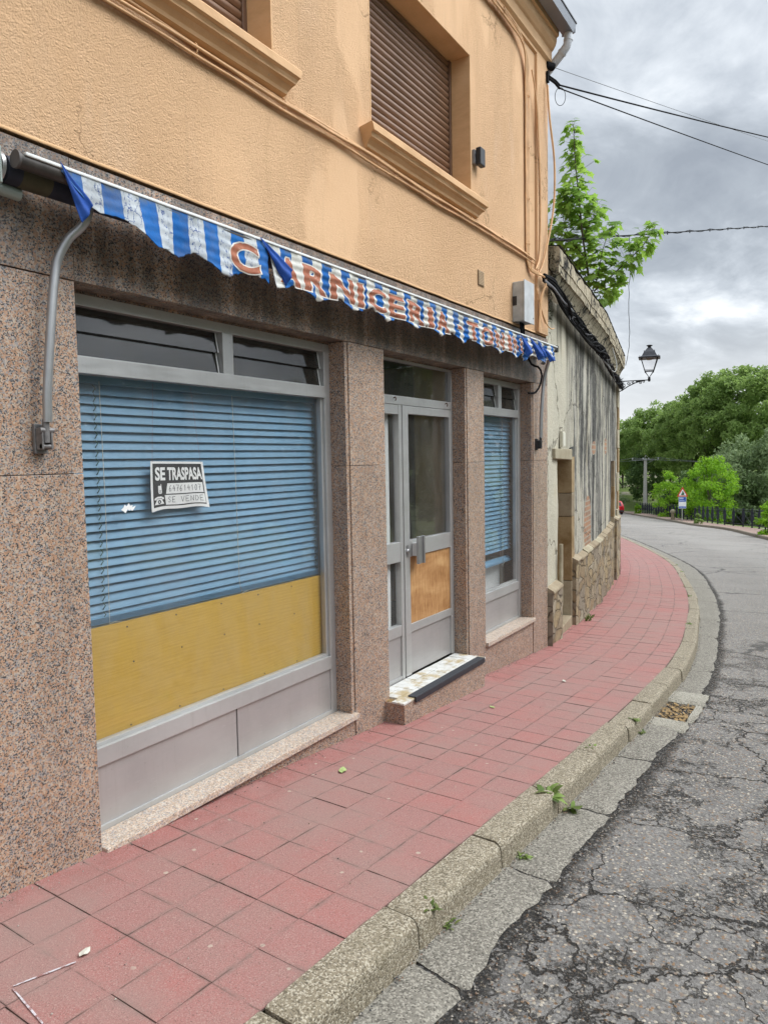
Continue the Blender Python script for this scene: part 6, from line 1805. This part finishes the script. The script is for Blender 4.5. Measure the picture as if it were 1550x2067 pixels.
def car():
    c = at(1243, 1036, 75.5); c.z = g(c.x)-.125
    q = NEAR.s_of_x(c.x); p_, tt, nn = NEAR.fr(q); fwd = Vector((tt.x, tt.y, 0)).normalized(); left = Vector((nn.x, nn.y, 0)); up = Vector((0, 0, 1))
    t = thing('parked_car', 'red hatchback car seen from behind in the bend of the road', 'car', tuple(c))
    def P(x, y, z): return c+fwd*x+left*y+up*z       # x forward from the tail
    prof = [(0.03, .36), (0, .52), (.02, .82), (.06, .93), (.28, 1.36), (.42, 1.44), (1.2, 1.47), (2.0, 1.43), (2.75, 1.02), (3.75, .88), (3.92, .72), (3.95, .38), (3.6, .22), (.35, .22)]
    mb = MB(); ys = [-.83, -.80, -.6, 0, .6, .80, .83]; rows = []
    for y in ys:
        k = abs(y)/.83; row = []
        for x, z in prof:
            tuck = max(0, (z-.92)/.55)
            yy = y*(1-.22*tuck); e = .05*max(0, k-.9)*10
            row.append(P(x+(e*.6 if x < .2 else -e*.6 if x > 3.8 else 0), yy, z-(e*.3 if z > 1.3 else 0)))
        rows.append(row)
    m = len(prof); vs = [v for r in rows for v in r]
    mb.add(vs, [(i*m+j, i*m+(j+1) % m, (i+1)*m+(j+1) % m, (i+1)*m+j) for i in range(len(ys)-1) for j in range(m)]+[tuple(range(m))[::-1], tuple((len(ys)-1)*m+j for j in range(m))], 0, True)
    mb.build('body', RED, t)
    mb = MB(); mb.add([P(.072, -.60, .96), P(.072, .60, .96), P(.262, .50, 1.33), P(.262, -.50, 1.33)], [(0, 1, 2, 3)]); mb.build('rear_window', CARGLASS, t)
    for s in (-1, 1):
        mb = MB(); mb.add([P(.45, s*.775, .98), P(2.5, s*.80, 1.0), P(1.95, s*.685, 1.37), P(.6, s*.675, 1.37)], [(0, 1, 2, 3)]); mb.build('side_window', CARGLASS, t)
        mb = MB(); mb.add([P(-.005, s*.52, .68), P(.03, s*.81, .68), P(.06, s*.79, .90), P(.02, s*.52, .90)], [(0, 1, 2, 3)]); mb.build('tail_light', LAMPRED, t)
        for x in (.72, 3.2):
            mb = MB(); mb.tube([P(x, s*.84, .30), P(x, s*.66, .30)], .30, 18); w = mb.build('wheel', TYRE, t)
            mb = MB(); mb.tube([P(x, s*.848, .30), P(x, s*.80, .30)], .19, 14); mb.build('rim', STEEL, w)
        mb = MB(); mb.obox(P(2.25, s*.90, 1.0), fwd*.06, left*.08, up*.06); mb.build('wing_mirror', RED, t, .02)
    mb = MB(); mb.obox(P(-.015, 0, .40), fwd*.05, left*.80, up*.11); mb.build('rear_bumper', plain('dark_bumper', (.04, .03, .03), .6), t, .02)
    mb = MB(); mb.obox(P(-.01, 0, .63), fwd*.015, left*.26, up*.055); mb.build('number_plate', SIGNWHITE, t)
car()

def small_sign(u, v, d, kind, label):
    p = at(u, 1035, d); p.z = g(p.x); h = at(u, v, d).z-p.z; f, r, up = face_frame(p)
    t = thing('road_sign', label, 'road sign', tuple(p)); mb = MB(); mb.tube([p, p+Vector((0, 0, h))], .03, 6); mb.build('pole', STEEL, t)
    c = p+Vector((0, 0, h))+f*.04
    pts = [(-.45, -.35), (.45, -.35), (0, .45)] if kind else [(-.3, -.5), (.3, -.5), (.3, .5), (-.3, .5)]
    mb = MB(); mb.prism(pts, lambda x, z: c+r*x+Vector((0, 0, z))-f*.01, lambda x, z: c+r*x+Vector((0, 0, z))+f*.01); pl = mb.build('sign_plate', SIGNRED if kind else SIGNWHITE, t)
    pts = [(x*.62, z*.62-.03) for x, z in pts] if kind else [(-.26, .02), (.26, .02), (.26, .46), (-.26, .46)]
    mb = MB(); mb.prism(pts, lambda x, z: c+r*x+Vector((0, 0, z))+f*.012, lambda x, z: c+r*x+Vector((0, 0, z))+f*.018); mb.build('sign_field', SIGNWHITE if kind else SIGNBLUE, pl)
small_sign(1243.5, 996, 100, True, 'small red triangular sign far off beside the derelict wall end, above the red car')
small_sign(1283, 1006, 103, False, 'small blue and white sign far off between the red car and the utility pole')

def far_house():
    p = at(1280, 990, 132); p.z = at(1280, 992, 132).z-3
    t = thing('far_house', 'low pink rendered house far beyond the trees', 'house', tuple(p)); f, r, up = face_frame(p)
    def P(x, y, z): return p+r*x-f*y+Vector((0, 0, z))
    mb = MB(); mb.obox(P(0, 3, 2.3), r*6.5, f*3, Vector((0, 0, 2.4))); mb.build('wall', PINKWALL, t)
    mb = MB(); mb.prism([(-.4, 4.6), (3, 6.2), (6.4, 4.6), (6.4, 4.75), (3, 6.4), (-.4, 4.75)], lambda y, z: P(-6.9, y, z), lambda y, z: P(6.9, y, z)); mb.build('roof', ROOFTILE, t)
    for x in (-4, -1, 3):
        mb = MB(); mb.obox(P(x, -.02, 3.3), r*.5, f*.03, Vector((0, 0, .6))); mb.build('window', CARGLASS, t)
far_house()

# ------------------------------------------------------------------ sky and light
w = bpy.data.worlds.new('World'); scene.world = w; w.use_nodes = True
nt = w.node_tree; nt.nodes.clear()
SUN_EL, SUN_AZ = 52., -68.      # azimuth measured from +X towards +Y
class WN(MT):
    def __init__(s, t): s.t = t
W = WN(nt)
sky = W.n('ShaderNodeTexSky', sky_type='NISHITA'); sky.sun_disc = False; sky.sun_elevation = R(SUN_EL); sky.sun_rotation = R(90-SUN_AZ); sky.air_density = 1.2; sky.dust_density = 2.
dirv = W.n('ShaderNodeTexCoord').outputs['Generated']
sx, sy, sz = W.sep(dirv)
den = W.math('ADD', W.math('MAXIMUM', sz, 0.), .16)
pl = W.comb(W.math('DIVIDE', sx, den), W.math('DIVIDE', sy, den), 0.)
mp = W.n('ShaderNodeMapping'); W.inp(mp.inputs[0], pl); mp.inputs['Location'].default_value = (3.1, 1.7, 0); mp.inputs['Rotation'].default_value = (0, 0, .4); mp.inputs['Scale'].default_value = (1., 1.5, 1)
n1 = W.noise(mp.outputs[0], .85, 7, .55, .5); n2 = W.noise(mp.outputs[0], 2.6, 7, .6, .4)
k = W.math('ADD', W.math('MULTIPLY', n1, .62), W.math('MULTIPLY', n2, .38))
cloud = W.ramp(k, [(.36, (.315, .35, .40)), (.45, (.40, .44, .49)), (.52, (.53, .575, .63)), (.58, (.70, .745, .795)), (.645, (.93, .95, .97))])
hor = W.math('SUBTRACT', 1., W.smooth(sz, .0, .21))
cloud = W.mix(W.math('MULTIPLY', hor, .75), cloud, (.90, .92, .94))
# the thinner, brighter cover overhead and on the sun's side
sd = (math.cos(R(SUN_EL))*math.cos(R(SUN_AZ)), math.cos(R(SUN_EL))*math.sin(R(SUN_AZ)), math.sin(R(SUN_EL)))
dp = W.n('ShaderNodeVectorMath', operation='DOT_PRODUCT'); W.inp(dp.inputs[0], dirv); dp.inputs[1].default_value = sd
gain = W.math('ADD', 1., W.math('MULTIPLY', W.smooth(dp.outputs['Value'], .50, 1.), 4.2))
sc_ = W.n('ShaderNodeVectorMath', operation='SCALE'); W.inp(sc_.inputs[0], cloud); W.inp(sc_.inputs['Scale'], W.math('MULTIPLY', gain, 10.))
full = W.mix(.93, sky.outputs[0], sc_.outputs[0])
bg = W.n('ShaderNodeBackground'); W.inp(bg.inputs[0], full); bg.inputs[1].default_value = .1
out = W.n('ShaderNodeOutputWorld'); nt.links.new(bg.outputs[0], out.inputs[0])

sl = bpy.data.lights.new('sun', 'SUN'); sl.energy = 1.65; sl.angle = R(28); sl.color = (1, .96, .90)
so = link(bpy.data.objects.new('sun', sl)); so.rotation_euler = Vector((-sd[0], -sd[1], -sd[2])).to_track_quat('-Z', 'Y').to_euler(); so.location = (0, -20, 30)

vs_ = scene.view_settings; vs_.view_transform = 'Standard'; vs_.look = 'None'; vs_.gamma = 1; vs_.use_curve_mapping = False; vs_.exposure = 0.32
scene.render.engine = 'CYCLES'
cy = scene.cycles; cy.use_denoising = True; cy.max_bounces = 8; cy.transparent_max_bounces = 16; cy.diffuse_bounces = 4; cy.glossy_bounces = 4; cy.caustics_reflective = False; cy.caustics_refractive = False
